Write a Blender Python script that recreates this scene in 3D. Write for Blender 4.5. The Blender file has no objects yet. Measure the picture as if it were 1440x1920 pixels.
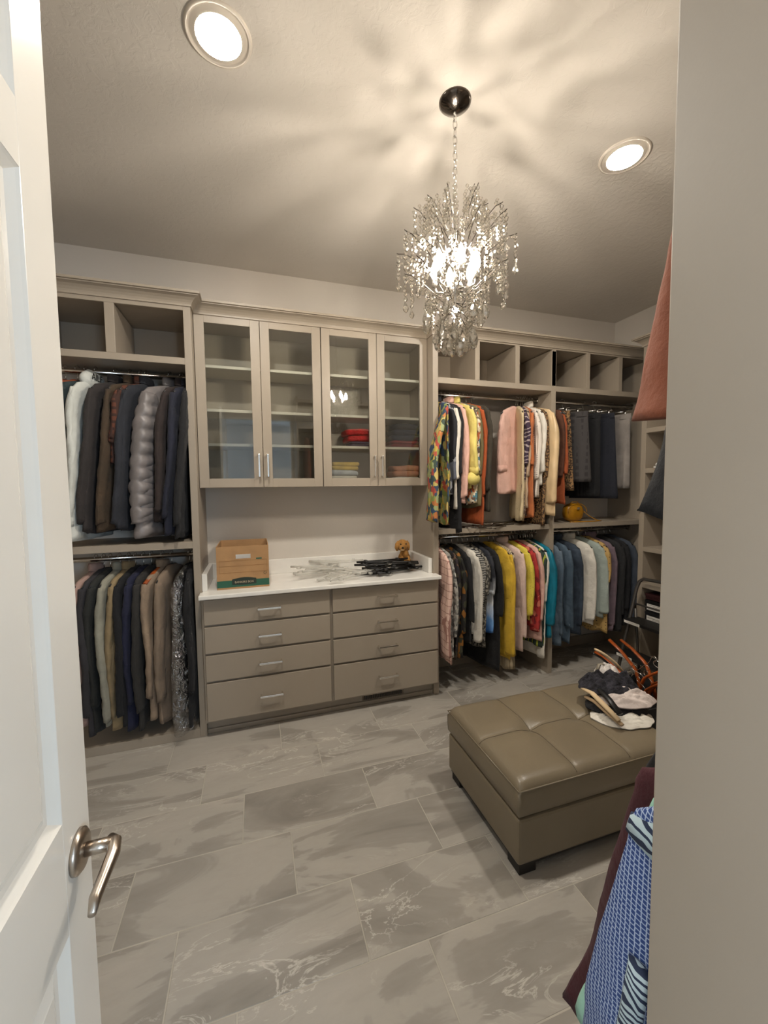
import bpy, bmesh, math, random
from mathutils import Vector, Matrix, noise as mnoise
random.seed(11)
S = bpy.context.scene
col = S.collection
PI = math.pi

# ------------------------------------------------------------------ camera
def make_camera():
    yaw, pit, rol = 0.3095555, 0.0630853, -0.0115037
    f = Vector((math.sin(yaw)*math.cos(pit), math.cos(yaw)*math.cos(pit), -math.sin(pit)))
    r0 = Vector((math.cos(yaw), -math.sin(yaw), 0)); u0 = r0.cross(f)
    r = r0*math.cos(rol)+u0*math.sin(rol); u = u0*math.cos(rol)-r0*math.sin(rol)
    cd = bpy.data.cameras.new('camera'); c = bpy.data.objects.new('camera', cd); col.objects.link(c)
    m = Matrix((r, u, -f)).transposed().to_4x4(); m.translation = (0, 0, 1.56)
    c.matrix_world = m
    cd.sensor_fit = 'VERTICAL'; cd.sensor_height = 36.0; cd.lens = 755.23*36/1920
    cd.clip_start = 0.02; cd.clip_end = 60
    S.camera = c
make_camera()
# ------------------------------------------------------------------ view, world, daylight and added fill in the next room
S.view_settings.view_transform = 'Standard'; S.view_settings.look = 'None'
S.view_settings.gamma = 1.0; S.view_settings.use_curve_mapping = False
S.view_settings.exposure = 0.28
CAN_STRENGTH = 400.0
BULB_STRENGTH = 420.0
w = bpy.data.worlds.new('sky'); S.world = w; w.use_nodes = True
w.node_tree.nodes['Background'].inputs[0].default_value = (0.55, 0.72, 1.0, 1)
w.node_tree.nodes['Background'].inputs[1].default_value = 1.0
ld = bpy.data.lights.new('window_daylight', 'AREA'); ld.shape = 'RECTANGLE'; ld.size = 1.05; ld.size_y = 1.3
ld.energy = 68; ld.color = (0.62, 0.80, 1.0)
lo = bpy.data.objects.new('window_daylight', ld); col.objects.link(lo)
lo.location = (1.30, -2.74, 1.65); lo.rotation_euler = (math.radians(90), 0, 0)   # shines along +Y through the window of the next room

ld2 = bpy.data.lights.new('added_side_fill', 'AREA'); ld2.shape = 'RECTANGLE'; ld2.size = 1.5; ld2.size_y = 1.3
ld2.energy = 52; ld2.color = (0.90, 0.94, 1.0)
lo2 = bpy.data.objects.new('added_side_fill', ld2); col.objects.link(lo2)
lo2.location = (-2.14, -1.35, 1.65); lo2.rotation_euler = (math.radians(90), 0, math.radians(-90))   # fill light added to brighten the end panel, in an added window

# ------------------------------------------------------------------ materials
def srgb(h):
    h = h.lstrip('#'); o = []
    for i in (0, 2, 4):
        c = int(h[i:i+2], 16)/255; o.append(c/12.92 if c <= .04045 else ((c+.055)/1.055)**2.4)
    return (*o, 1.0)
class NT:
    def __init__(s, name):
        s.m = bpy.data.materials.new(name); s.m.use_nodes = True; s.t = s.m.node_tree
        s.p = s.t.nodes['Principled BSDF']; s.out = s.t.nodes['Material Output']
    def n(s, typ, **kw):
        nd = s.t.nodes.new(typ)
        for k, v in kw.items(): setattr(nd, k, v)
        return nd
    def l(s, a, b): s.t.links.new(a, b)
    def coord(s, kind='Object', scale=(1, 1, 1), rot=(0, 0, 0)):
        tc = s.n('ShaderNodeTexCoord'); mp = s.n('ShaderNodeMapping')
        mp.inputs['Scale'].default_value = scale; mp.inputs['Rotation'].default_value = rot
        s.l(tc.outputs[kind], mp.inputs[0]); return mp.outputs[0]
    def noise(s, vec, scale, detail=3, rough=.5, dist=0):
        nd = s.n('ShaderNodeTexNoise'); nd.inputs['Scale'].default_value = scale; nd.inputs['Detail'].default_value = detail
        nd.inputs['Roughness'].default_value = rough; nd.inputs['Distortion'].default_value = dist
        if vec: s.l(vec, nd.inputs['Vector'])
        return nd
    def ramp(s, fac, stops, interp='LINEAR'):
        r = s.n('ShaderNodeValToRGB'); r.color_ramp.interpolation = interp; e = r.color_ramp.elements
        while len(e) < len(stops): e.new(0.5)
        for i, (p, c) in enumerate(stops): e[i].position = p; e[i].color = srgb(c) if isinstance(c, str) else c
        s.l(fac, r.inputs[0]); return r.outputs[0]
    def math(s, op, a, b=None):
        nd = s.n('ShaderNodeMath', operation=op)
        for i, x in enumerate((a, b)):
            if x is None: continue
            if isinstance(x, (int, float)): nd.inputs[i].default_value = x
            else: s.l(x, nd.inputs[i])
        return nd.outputs[0]
    def mix(s, fac, a, b):
        nd = s.n('ShaderNodeMix', data_type='RGBA')
        for sock, x in ((nd.inputs[0], fac), (nd.inputs[6], a), (nd.inputs[7], b)):
            if isinstance(x, str): sock.default_value = srgb(x)
            elif isinstance(x, (int, float)): sock.default_value = x
            elif isinstance(x, tuple): sock.default_value = x
            else: s.l(x, sock)
        return nd.outputs[2]
    def bump(s, h, strength=.2, dist=.01):
        b = s.n('ShaderNodeBump'); b.inputs['Strength'].default_value = strength; b.inputs['Distance'].default_value = dist
        s.l(h, b.inputs['Height']); s.l(b.outputs[0], s.p.inputs['Normal'])
    def base(s, c):
        i = s.p.inputs['Base Color']
        if isinstance(c, str): i.default_value = srgb(c)
        else: s.l(c, i)
    def done(s, rough=.6, metal=0, **kw):
        s.p.inputs['Roughness'].default_value = rough; s.p.inputs['Metallic'].default_value = metal
        for k, v in kw.items(): s.p.inputs[k].default_value = v
        return s.m
def shade(h, k):
    h = h.lstrip('#'); return '#'+''.join('%02x' % max(0, min(255, int(int(h[i:i+2], 16)*k))) for i in (0, 2, 4))
def plain(name, c, rough=.55, metal=0, var=.06, nscale=6, bump=0, bscale=60, bdist=.004, **kw):
    t = NT(name); v = t.coord()
    n = t.noise(v, nscale)
    t.base(t.ramp(n.outputs[0], [(.3, shade(c, 1-var)), (.7, shade(c, 1+var))]))
    if bump:
        t.bump(t.noise(v, bscale, 4).outputs[0], bump, bdist)
    return t.done(rough, metal, **kw)
def cloth(name, c, var=.10, rough=.85, weave=900):
    r_, g_, b_ = (int(c[i:i+2], 16)/255 for i in (1, 3, 5))
    if .3*r_+.6*g_+.1*b_ < .33: c = shade(c, .74)  # dark cloths deepened further: closet shade put into the colour
    t = NT(name); v = t.coord()
    n = t.noise(v, 9, 4)
    t.base(t.ramp(n.outputs[0], [(.3, shade(c, 1-var)), (.7, shade(c, 1+var))]))
    t.bump(t.noise(v, 26, 6, .6).outputs[0], .55, .010)
    return t.done(rough, 0, **{'Sheen Weight': .04, 'Sheen Roughness': .6})
def fract_line(t, sock, scale, width):
    return t.math('LESS_THAN', t.math('FRACT', t.math('MULTIPLY', sock, scale)), width)
def plaid_mat(name, c0, c1, s=16, wdt=.12, c2=None):
    t = NT(name); v = t.coord(); sp = t.n('ShaderNodeSeparateXYZ'); t.l(v, sp.inputs[0])
    a = fract_line(t, sp.outputs[1], s, wdt); b = fract_line(t, sp.outputs[2], s, wdt)
    x = fract_line(t, sp.outputs[0], s, wdt)
    ab = t.math('MAXIMUM', t.math('MAXIMUM', a, x), b)
    t.base(t.mix(t.math('MULTIPLY', ab, .75), c0, c1))
    return t.done(.85)
def stripe_mat(name, c0, c1, s=40, wdt=.5, axis=2, dist=0):
    t = NT(name); v = t.coord(); sp = t.n('ShaderNodeSeparateXYZ'); t.l(v, sp.inputs[0]); q = sp.outputs[axis]
    if dist: q = t.math('ADD', q, t.math('MULTIPLY', t.noise(v, 7).outputs[0], dist))
    t.base(t.mix(fract_line(t, q, s, wdt), c0, c1))
    return t.done(.85)
def patch_mat(name, cols, scale=22, dist=.5, rough=.8, zs=.7):
    t = NT(name); v = t.coord('Object', (1, 1, zs))
    nn = t.noise(v, scale*.6, 2); ad = t.n('ShaderNodeVectorMath', operation='MULTIPLY_ADD')
    t.l(nn.outputs[1], ad.inputs[0]); ad.inputs[1].default_value = (dist*2/scale,)*3; t.l(v, ad.inputs[2])
    vo = t.n('ShaderNodeTexVoronoi'); vo.inputs['Scale'].default_value = scale; t.l(ad.outputs[0], vo.inputs['Vector'])
    sp = t.n('ShaderNodeSeparateColor'); t.l(vo.outputs['Color'], sp.inputs[0])
    t.base(t.ramp(sp.outputs[0], [(i/len(cols), c) for i, c in enumerate(cols)], 'CONSTANT'))
    return t.done(rough)
def spot_mat(name, bg, fg, scale=45, lo=.28, hi=.5, rnd=1.0, edge=False, core=None):
    t = NT(name); v = t.coord()
    vo = t.n('ShaderNodeTexVoronoi'); vo.inputs['Scale'].default_value = scale; vo.inputs['Randomness'].default_value = rnd
    if edge: vo.feature = 'DISTANCE_TO_EDGE'
    t.l(v, vo.inputs['Vector'])
    st = [(0, core or bg), (lo, fg), (hi, bg)]
    t.base(t.ramp(vo.outputs['Distance'], st, 'CONSTANT'))
    return t.done(.8)
def denim_mat(name, c, worn):
    t = NT(name); v = t.coord()
    t.base(t.mix(t.ramp(t.noise(v, 7, 4, .6).outputs[0], [(.42, '#000000'), (.75, '#ffffff')]), c, worn))
    t.bump(t.noise(v, 60, 4).outputs[0], .4, .005)
    return t.done(.85)
def metal_mat(name, c, rough=.18):
    t = NT(name); t.base(t.ramp(t.noise(t.coord(), 30).outputs[0], [(.3, shade(c, .95)), (.7, c)])); return t.done(rough, 1.0)
def emit_mat(name, c, k):
    t = NT(name); t.base('#ffffff')
    t.p.inputs['Emission Color'].default_value = c; t.p.inputs['Emission Strength'].default_value = k
    return t.done(.4)
def thin_glass(name, tint=(1, 1, 1, 1), refl=.09, rough=.0, edge=.5):
    t = NT(name); tr = t.n('ShaderNodeBsdfTransparent'); tr.inputs[0].default_value = tint
    gl = t.n('ShaderNodeBsdfGlossy'); gl.inputs['Roughness'].default_value = rough
    lw = t.n('ShaderNodeFresnel'); lw.inputs[0].default_value = 1.5
    f = t.math('MINIMUM', t.math('ADD', t.math('MULTIPLY', lw.outputs[0], 1.0), refl), .9)
    mx = t.n('ShaderNodeMixShader'); t.l(f, mx.inputs[0]); t.l(tr.outputs[0], mx.inputs[1]); t.l(gl.outputs[0], mx.inputs[2])
    t.l(mx.outputs[0], t.out.inputs[0]); t.t.nodes.remove(t.p)
    return t.m

def wall_mat(name, c, bs=.12, scale=55):
    t = NT(name); v = t.coord('Object')
    t.base(t.ramp(t.noise(v, 1.5).outputs[0], [(.3, shade(c, .985)), (.7, shade(c, 1.015))]))
    t.bump(t.noise(v, scale, 5, .6).outputs[0], bs, .006)
    return t.done(.8)
def ceiling_mat():
    t = NT('knockdown_ceiling'); v = t.coord()
    t.base(t.ramp(t.noise(v, 2).outputs[0], [(.3, '#cdc7be'), (.7, '#d2ccc3')]))
    n1 = t.noise(v, 26, 4, .6, .8)
    h = t.ramp(n1.outputs[0], [(.45, '#000000'), (.58, '#ffffff')])
    t.bump(h, .25, .003)
    return t.done(.85)
def tile_mat():
    t = NT('slate_look_tile'); tc = t.n('ShaderNodeTexCoord'); oi = t.n('ShaderNodeObjectInfo')
    off = t.n('ShaderNodeCombineXYZ')
    t.l(t.math('MULTIPLY', oi.outputs['Random'], 37.0), off.inputs[0]); t.l(t.math('MULTIPLY', oi.outputs['Random'], 91.0), off.inputs[1])
    t.l(t.math('MULTIPLY', oi.outputs['Random'], 13.0), off.inputs[2])
    ad = t.n('ShaderNodeVectorMath', operation='ADD'); t.l(tc.outputs['Object'], ad.inputs[0]); t.l(off.outputs[0], ad.inputs[1])
    mp = t.n('ShaderNodeMapping'); mp.inputs['Rotation'].default_value = (0, 0, -.38); mp.inputs['Scale'].default_value = (1.0, 3.0, 1)
    t.l(ad.outputs[0], mp.inputs[0]); v = mp.outputs[0]
    n1 = t.noise(v, 1.15, 5, .55, 1.3)
    band = t.ramp(n1.outputs[0], [(.28, '#847e76'), (.40, '#938d84'), (.475, '#9a948b'), (.50, '#a8a298'), (.68, '#aea79d'), (.74, '#9b958c')])
    n2 = t.noise(v, 9, 6, .7, .6)
    c1 = t.mix(t.ramp(n2.outputs[0], [(.45, '#000000'), (.80, '#666666')]), band, '#7a7065')
    n3 = t.noise(v, 1.9, 7, .62, 1.6)
    ridge = t.math('ABSOLUTE', t.math('SUBTRACT', n3.outputs[0], .5))
    vein = t.ramp(ridge, [(0.0, '#ffffff'), (.016, '#000000')])
    gate = t.ramp(t.noise(v, 1.1, 2).outputs[0], [(.48, '#000000'), (.62, '#ffffff')])
    vf = t.math('MULTIPLY', t.math('MULTIPLY', vein, gate), .75)
    c2 = t.mix(vf, c1, '#cfc8bd')
    t.base(c2)
    t.bump(n2.outputs[0], .12, .004)
    rr = t.ramp(n2.outputs[0], [(.3, '#606060'), (.7, '#858585')]); t.l(rr, t.p.inputs['Roughness'])
    m = t.done(.45); return m
def leather_mat():
    t = NT('taupe_leather'); v = t.coord()
    t.base(t.ramp(t.noise(v, 3).outputs[0], [(.3, '#776b57'), (.7, '#80745f')]))
    vo = t.n('ShaderNodeTexVoronoi'); vo.inputs['Scale'].default_value = 260; t.l(v, vo.inputs['Vector'])
    t.bump(vo.outputs['Distance'], .12, .002)
    return t.done(.36)
def crystal_mat():
    t = NT('clear_crystal'); tr = t.n('ShaderNodeBsdfTransparent'); tr.inputs[0].default_value = (.97, .96, .93, 1)
    gl = t.n('ShaderNodeBsdfGlossy'); gl.inputs['Roughness'].default_value = .02; gl.inputs[0].default_value = (1, .98, .94, 1)
    rf = t.n('ShaderNodeBsdfRefraction'); rf.inputs['IOR'].default_value = 1.5; rf.inputs['Roughness'].default_value = .02
    a = t.n('ShaderNodeMixShader'); a.inputs[0].default_value = .42; t.l(tr.outputs[0], a.inputs[1]); t.l(rf.outputs[0], a.inputs[2])
    lw = t.n('ShaderNodeLayerWeight'); lw.inputs[0].default_value = .45
    b = t.n('ShaderNodeMixShader'); t.l(t.math('ADD', t.math('MULTIPLY', lw.outputs[1], .55), .16), b.inputs[0])
    t.l(a.outputs[0], b.inputs[1]); t.l(gl.outputs[0], b.inputs[2]); t.l(b.outputs[0], t.out.inputs[0])
    t.t.nodes.remove(t.p); return t.m

GREIGE = plain('greige_cabinet_paint', '#9d9181', .42, 0, .012, 3, .05, 180, .002)
SHELFW = plain('pale_shelf_paint', '#cdc5b7', .4, 0, .012, 3)
GREIGE2 = plain('greige_panel_paint', '#9c9182', .5, 0, .012, 3, .05, 180, .002)
WALL = wall_mat('pale_wall_paint', '#cfc8be')
HALLWALL = wall_mat('hall_wall_paint', '#d6d8d8')
CEIL = ceiling_mat()
TILE = tile_mat()
GROUT = plain('grout', '#aca598', .9)
DOORW = plain('white_door_paint', '#e2ddd3', .22, 0, .01, 2)
TRIMW = plain('white_trim_paint', '#e2e0da', .35, 0, .01, 2)
CHROME = metal_mat('chrome', '#e6e3dd', .2)
NICKEL = metal_mat('satin_nickel', '#b9ada0', .28)
DARKMETAL = metal_mat('dark_chrome', '#6a625c', .15)
QUARTZ = plain('white_quartz', '#e9e6df', .22, 0, .015, 12)
LEATHER = leather_mat()
BLACKPL = plain('black_plastic', '#171615', .4)
DKWOOD = plain('black_wood', '#1b1816', .5)
CRYSTAL = crystal_mat()
GLASS = thin_glass('cabinet_glass', (.97, .985, .97, 1), .035)
CARD = plain('kraft_cardboard', '#a9835a', .85, 0, .04, 14, .08, 200, .002)
GREENP = plain('green_print', '#2a5a47', .8)
DKPRINT = plain('dark_green_print', '#27332b', .8)
PALEPRINT = plain('pale_print', '#b9a98e', .8)
PAPERW = plain('white_paper', '#ece8e0', .8)

# ------------------------------------------------------------------ mesh helpers
ORG = {}
class MB:
    def __init__(s): s.v = []; s.f = []
    def add(s, vs, fs):
        o = len(s.v); s.v += [tuple(p) for p in vs]; s.f += [tuple(i+o for i in q) for q in fs]; return s
    def box(s, x0, x1, y0, y1, z0, z1):
        v = [(x, y, z) for z in (z0, z1) for y in (y0, y1) for x in (x0, x1)]
        return s.add(v, [(0, 2, 3, 1), (4, 5, 7, 6), (0, 1, 5, 4), (2, 6, 7, 3), (0, 4, 6, 2), (1, 3, 7, 5)])
    def obox(s, c, ax, ay, az, hx, hy, hz):
        c = Vector(c); v = [c+ax*(i*hx)+ay*(j*hy)+az*(k*hz) for k in (-1, 1) for j in (-1, 1) for i in (-1, 1)]
        return s.add(v, [(0, 2, 3, 1), (4, 5, 7, 6), (0, 1, 5, 4), (2, 6, 7, 3), (0, 4, 6, 2), (1, 3, 7, 5)])
    def loft(s, rings, cap=True, closed=True):
        n = len(rings[0]); vs = [p for r in rings for p in r]; fs = []
        for i in range(len(rings)-1):
            for j in range(n if closed else n-1):
                k = (j+1) % n
                fs.append((i*n+j, i*n+k, (i+1)*n+k, (i+1)*n+j))
        if cap: fs.append(tuple(range(n-1, -1, -1))); fs.append(tuple((len(rings)-1)*n+j for j in range(n)))
        return s.add(vs, fs)
    def tube(s, pts, r, n=8, cap=True, flat=None):
        pts = [Vector(p) for p in pts]; rs = r if isinstance(r, (list, tuple)) else [r]*len(pts)
        rings = []; up = None
        for i, p in enumerate(pts):
            d = (pts[min(i+1, len(pts)-1)]-pts[max(i-1, 0)]).normalized()
            if up is None:
                up = Vector((0, 0, 1)) if abs(d.z) < .9 else Vector((1, 0, 0))
            a = d.cross(up); a = a.normalized() if a.length > 1e-6 else d.orthogonal().normalized()
            up = a.cross(d).normalized()
            rings.append([p+(a*math.cos(2*PI*j/n)+up*math.sin(2*PI*j/n)*(flat or 1))*rs[i] for j in range(n)])
        return s.loft(rings, cap)
    def lathe(s, prof, c, n=24, cap=False):
        c = Vector(c); return s.loft([[c+Vector((r*math.cos(2*PI*j/n), r*math.sin(2*PI*j/n), z)) for j in range(n)] for r, z in prof], cap)
    def ellipsoid(s, c, rx, ry, rz, nu=16, nv=10):
        c = Vector(c); rings = []
        for i in range(1, nv):
            a = PI*i/nv
            rings.append([c+Vector((rx*math.sin(a)*math.cos(2*PI*j/nu), ry*math.sin(a)*math.sin(2*PI*j/nu), rz*math.cos(a))) for j in range(nu)])
        return s.loft(rings, True)
    def build(s, name, mat, parent=None, smooth=False, bevel=0, kind=None):
        o0 = Vector(ORG.get(parent.name, (0, 0, 0))) if parent else Vector((0, 0, 0))
        return mesh_obj(name, [(p[0]-o0.x, p[1]-o0.y, p[2]-o0.z) for p in s.v], s.f, mat, parent, smooth, bevel, kind, o0)
def mesh_obj(name, v, f, mat, parent=None, smooth=False, bevel=0, kind=None, org=None):
    me = bpy.data.meshes.new(name); me.from_pydata(v, [], f); me.update()
    bm = bmesh.new(); bm.from_mesh(me); bmesh.ops.recalc_face_normals(bm, faces=bm.faces); bm.to_mesh(me); bm.free()
    me.materials.append(mat)
    if smooth: me.polygons.foreach_set('use_smooth', [True]*len(me.polygons))
    o = bpy.data.objects.new(name, me); col.objects.link(o)
    if parent: o.parent = parent
    if bevel:
        b = o.modifiers.new('bevel', 'BEVEL'); b.width = bevel; b.segments = 2; b.limit_method = 'ANGLE'; b.angle_limit = .6
    if kind: o['kind'] = kind
    ORG[o.name] = tuple(org) if org is not None else (0, 0, 0)
    return o
def tag(o, label, cat, group=None):
    o['label'] = label; o['category'] = cat
    if group: o['group'] = group
    return o
def thing(name, label, cat, loc, group=None):
    o = bpy.data.objects.new(name, None); o.empty_display_size = .05; col.objects.link(o); o.location = loc
    ORG[o.name] = tuple(loc); return tag(o, label, cat, group)
def copy_tree(o, loc=None, rot=None, parent=None, mat=None):
    c = o.copy(); col.objects.link(c); c.parent = parent
    if loc is not None: c.location = loc
    if rot is not None: c.rotation_euler = rot
    ORG[c.name] = tuple(c.location) if parent is None else ORG.get(parent.name, (0, 0, 0))
    for ch in list(o.children): copy_tree(ch, parent=c)
    return c
def struct(mb, name, mat, **kw):
    o = mb.build(name, mat, **kw); o['kind'] = 'structure'; return o
def pbox(parent, name, mat, *b, bevel=.0015, **kw):
    return MB().box(*b).build(name, mat, parent, bevel=bevel, **kw)

# ------------------------------------------------------------------ measures of the room
XL, XR, YW, ZC = -1.73, 3.335, 3.094, 3.095
YF, YU, YD = 2.68, 2.775, 2.625

# ------------------------------------------------------------------ shell
def shell():
    struct(MB().box(XL-.1, XR+.1, YW, YW+.1, 0, ZC), 'wall_back', WALL)
    struct(MB().box(XL-.1, XL, 0, YW, 0, ZC), 'wall_left', WALL)
    struct(MB().box(XR, XR+.1, 0, YW, 0, ZC), 'wall_right', WALL)
    m = MB(); m.box(XL, -.345, -.12, 0, 0, ZC); m.box(.50, XR, -.12, 0, 0, ZC); m.box(-.345, .50, -.12, 0, 2.47, ZC)
    struct(m, 'wall_front', WALL)
    # ceiling with two round holes for the recessed lights
    bm = bmesh.new()
    def ring(pts):
        vs = [bm.verts.new((x, y, ZC)) for x, y in pts]
        return [bm.edges.new((vs[i], vs[(i+1) % len(vs)])) for i in range(len(vs))]
    ed = ring([(XL-.1, -.12), (XR+.1, -.12), (XR+.1, YW+.1), (XL-.1, YW+.1)])
    for cx, cy in CANS: ed += ring([(cx+.092*math.cos(2*PI*i/40), cy+.092*math.sin(2*PI*i/40)) for i in range(40)])
    bmesh.ops.triangle_fill(bm, use_beauty=True, edges=ed)
    me = bpy.data.meshes.new('ceiling'); bm.to_mesh(me); bm.free(); me.materials.append(CEIL)
    o = bpy.data.objects.new('ceiling', me); col.objects.link(o); o['kind'] = 'structure'
    # the next room behind the doorway
    m = MB(); m.box(-2.1, -2.0, -2.6, -2.10, 0, 2.75); m.box(-2.1, -2.0, -.60, -.12, 0, 2.75); m.box(-2.1, -2.0, -2.10, -.60, 0, 1.0); m.box(-2.1, -2.0, -2.10, -.60, 2.3, 2.75)
    struct(m, 'wall_hall_left', HALLWALL)
    struct(MB().box(1.9, 2.0, -2.6, -.12, 0, 2.75), 'wall_hall_right', HALLWALL)
    m = MB(); m.box(-2.1, .75, -2.7, -2.6, 0, 2.75); m.box(1.85, 2.0, -2.7, -2.6, 0, 2.75); m.box(.75, 1.85, -2.7, -2.6, 0, 1.0); m.box(.75, 1.85, -2.7, -2.6, 2.3, 2.75)
    struct(m, 'wall_hall_back', HALLWALL)
    struct(MB().box(-2.1, 2.0, -2.7, -.12, 2.75, 2.8), 'ceiling_hall', HALLWALL)
    struct(MB().box(-2.1, 2.0, -2.7, -.12, -.05, 0), 'floor_hall', GROUT)
    m = MB()
    for x0, x1, z0, z1 in ((.75, .80, 1.0, 2.3), (1.80, 1.85, 1.0, 2.3), (.80, 1.80, 1.0, 1.05), (.80, 1.80, 2.25, 2.3), (1.28, 1.32, 1.05, 2.25)):
        m.box(x0, x1, -2.68, -2.62, z0, z1)
    struct(m, 'window_1', TRIMW); m = MB()
    for y0, y1, z0, z1 in ((-2.10, -2.05, 1.0, 2.3), (-.65, -.60, 1.0, 2.3), (-2.05, -.65, 1.0, 1.05), (-2.05, -.65, 2.25, 2.3), (-1.37, -1.33, 1.05, 2.25)):
        m.box(-2.08, -2.02, y0, y1, z0, z1)
    struct(m, 'added_window', TRIMW)  # frame added, with its wall opening, for the side fill light
    # door casing around the opening (on the closet side, beside the camera)
    struct(MB().box(-.345, -.325, -.12, 0, 0, 2.47).box(.48, .50, -.12, 0, 0, 2.47).box(-.345, .50, -.12, 0, 2.45, 2.47), 'trim_door', TRIMW)
CANS = [(-.07, 1.562), (1.70, 1.548)]
shell()

def floor():
    fl = struct(MB().box(XL-.1, XR+.1, -.12, YW+.1, -.05, -.0012), 'floor', GROUT)
    W, D, g = .619, .300, .0048
    def tile_mesh(w, d):
        c = .0010; v = []
        for (ix, z) in ((0, -.008), (0, -c), (c, 0)):
            v += [(ix, ix, z), (w-ix, ix, z), (w-ix, d-ix, z), (ix, d-ix, z)]
        f = [(8, 9, 10, 11)]
        for a in (0, 4):
            for j in range(4): k = (j+1) % 4; f.append((a+j, a+k, a+4+k, a+4+j))
        me = bpy.data.meshes.new('tile'); me.from_pydata(v, [], f); me.update(); me.materials.append(TILE); return me
    full = tile_mesh(W-g, D-g)
    y0 = 2.391
    for r in range(-9, 4):
        ya = y0+r*D; yb = ya+D
        ya_, yb_ = max(ya, -.12), min(yb, YW)
        if yb_-ya_ < .03: continue
        xo = .109 - r*.2065 - 6*W*2
        x = xo
        while x < XR:
            xa, xb = max(x, XL), min(x+W, XR)
            if xb-xa > .03:
                whole = (xb-xa > W-1e-4) and (yb_-ya_ > D-1e-4)
                me = full if whole else tile_mesh(xb-xa-g, yb_-ya_-g)
                o = bpy.data.objects.new('tile', me); col.objects.link(o); o.parent = fl
                o.location = (xa+g/2, ya_+g/2, random.uniform(-.0004, .0002))
            x += W
floor()

# ------------------------------------------------------------------ crown moulding
PROF = [(0, 2.632), (.007, 2.632), (.007, 2.642), (.011, 2.652), (.020, 2.664), (.033, 2.675), (.046, 2.681), (.052, 2.683), (.052, 2.689), (.062, 2.690), (.062, 2.703), (0, 2.703)]
def crown(name, path):
    # path in plan, the profile goes out to the right-hand side of the walking direction
    P = [Vector(p) for p in path]; rings = []
    for i, p in enumerate(P):
        dirs = []
        if i > 0: dirs.append((P[i]-P[i-1]).normalized())
        if i < len(P)-1: dirs.append((P[i+1]-P[i]).normalized())
        ns = [Vector((d.y, -d.x)) for d in dirs]
        m = ns[0] if len(ns) == 1 else (ns[0]+ns[1])/(1+ns[0].dot(ns[1]))
        rings.append([(p.x+m.x*o, p.y+m.y*o, z) for o, z in PROF])
    return struct(MB().loft(rings, True, True), name, GREIGE)
crown('trim_1', [(XL, YF), (-.331, YF), (-.331, YU), (1.2346, YU), (1.2346, YF), (XR, YF)])
crown('trim_2', [(XR, 2.462), (2.95, 2.462), (2.95, .6)])

# ------------------------------------------------------------------ closet units on the back wall
def rod(parent, x0, x1, y, z):
    m = MB(); m.tube([(x0, y, z), (x1, y, z)], .0145, 14)
    o = m.build('closet_rod', CHROME, parent, smooth=True); o['label'] = 'chrome hanging rod'
    for x, s in ((x0, 1), (x1, -1)):
        k = MB(); k.tube([(x, y, z), (x+s*.008, y, z)], .026, 14); k.build('rod_flange', CHROME, o, smooth=False)
def left_unit():
    u = thing('hanging_closet_unit', 'greige hanging closet with two rods of dark jackets, cubbies above, left of drawers', 'closet', (-1.0, 2.9, 0))
    pbox(u, 'side_panel', GREIGE, -.371, -.331, YF, YW, 0, 2.70)
    pbox(u, 'side_panel', GREIGE, XL, XL+.04, YF, YW, 0, 2.70)
    pbox(u, 'top_rail', GREIGE, XL+.04, -.371, YF, YF+.02, 2.608, 2.70)
    pbox(u, 'top_board', GREIGE, XL+.04, -.371, YF+.02, YW, 2.615, 2.64)
    pbox(u, 'shelf', GREIGE, XL+.04, -.371, YF, YW, 2.295, 2.334)
    pbox(u, 'shelf', GREIGE, XL+.04, -.371, YF, YW, 1.197, 1.238)
    for x in (-.772, -1.172, -1.572): pbox(u, 'cubby_divider', GREIGE, x, x+.048, YF, YW-.012, 2.334, 2.608)
    pbox(u, 'cubby_back', GREIGE, XL+.04, -.371, YW-.012, YW, 2.334, 2.615)
    pbox(u, 'plinth', GREIGE, XL+.04, -.371, YF, YF+.02, 0, .055)
    pbox(u, 'base_shelf', GREIGE, XL+.04, -.371, YF+.02, YW, .035, .055)
    rod(u, XL+.04, -.371, 2.862, 2.262); rod(u, XL+.04, -.371, 2.862, 1.137)
left_unit()
def right_unit():
    u = thing('hanging_closet_unit', 'greige hanging closet with a row of six cubbies and two bays of colourful tops', 'closet', (2.28, 2.9, 0))
    pbox(u, 'side_panel', GREIGE, 1.2346, 1.2765, YF, YW, 0, 2.70)
    pbox(u, 'side_panel', GREIGE, XR-.04, XR, YF, YW, 0, 2.70)
    pbox(u, 'center_panel', GREIGE, 2.261, 2.303, YF, YW, 0, 2.61)
    pbox(u, 'top_rail', GREIGE, 1.2765, XR-.04, YF, YF+.02, 2.62, 2.70)
    pbox(u, 'top_board', GREIGE, 1.2765, XR-.04, YF+.02, YW, 2.625, 2.65)
    for a, b in ((1.2765, 2.261), (2.303, XR-.04)):
        pbox(u, 'shelf', GREIGE, a, b, YF, YW, 2.298, 2.340)
        pbox(u, 'shelf', GREIGE, a, b, YF, YW, 1.203, 1.240)
        pbox(u, 'base_board', GREIGE, a, b, YW-.016, YW-.001, 0, .09)
        rod(u, a, b, 2.855, 2.256); rod(u, a, b, 2.855, 1.158)
    for x in (1.577, 1.925, 2.602, 2.943): pbox(u, 'cubby_divider', GREIGE, x, x+.038, YF, YW-.012, 2.340, 2.62)
    pbox(u, 'cubby_divider', GREIGE, 2.263, 2.301, YF, YW-.012, 2.340, 2.62)
    pbox(u, 'cubby_back', GREIGE, 1.2765, XR-.04, YW-.012, YW, 2.340, 2.625)
right_unit()
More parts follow.
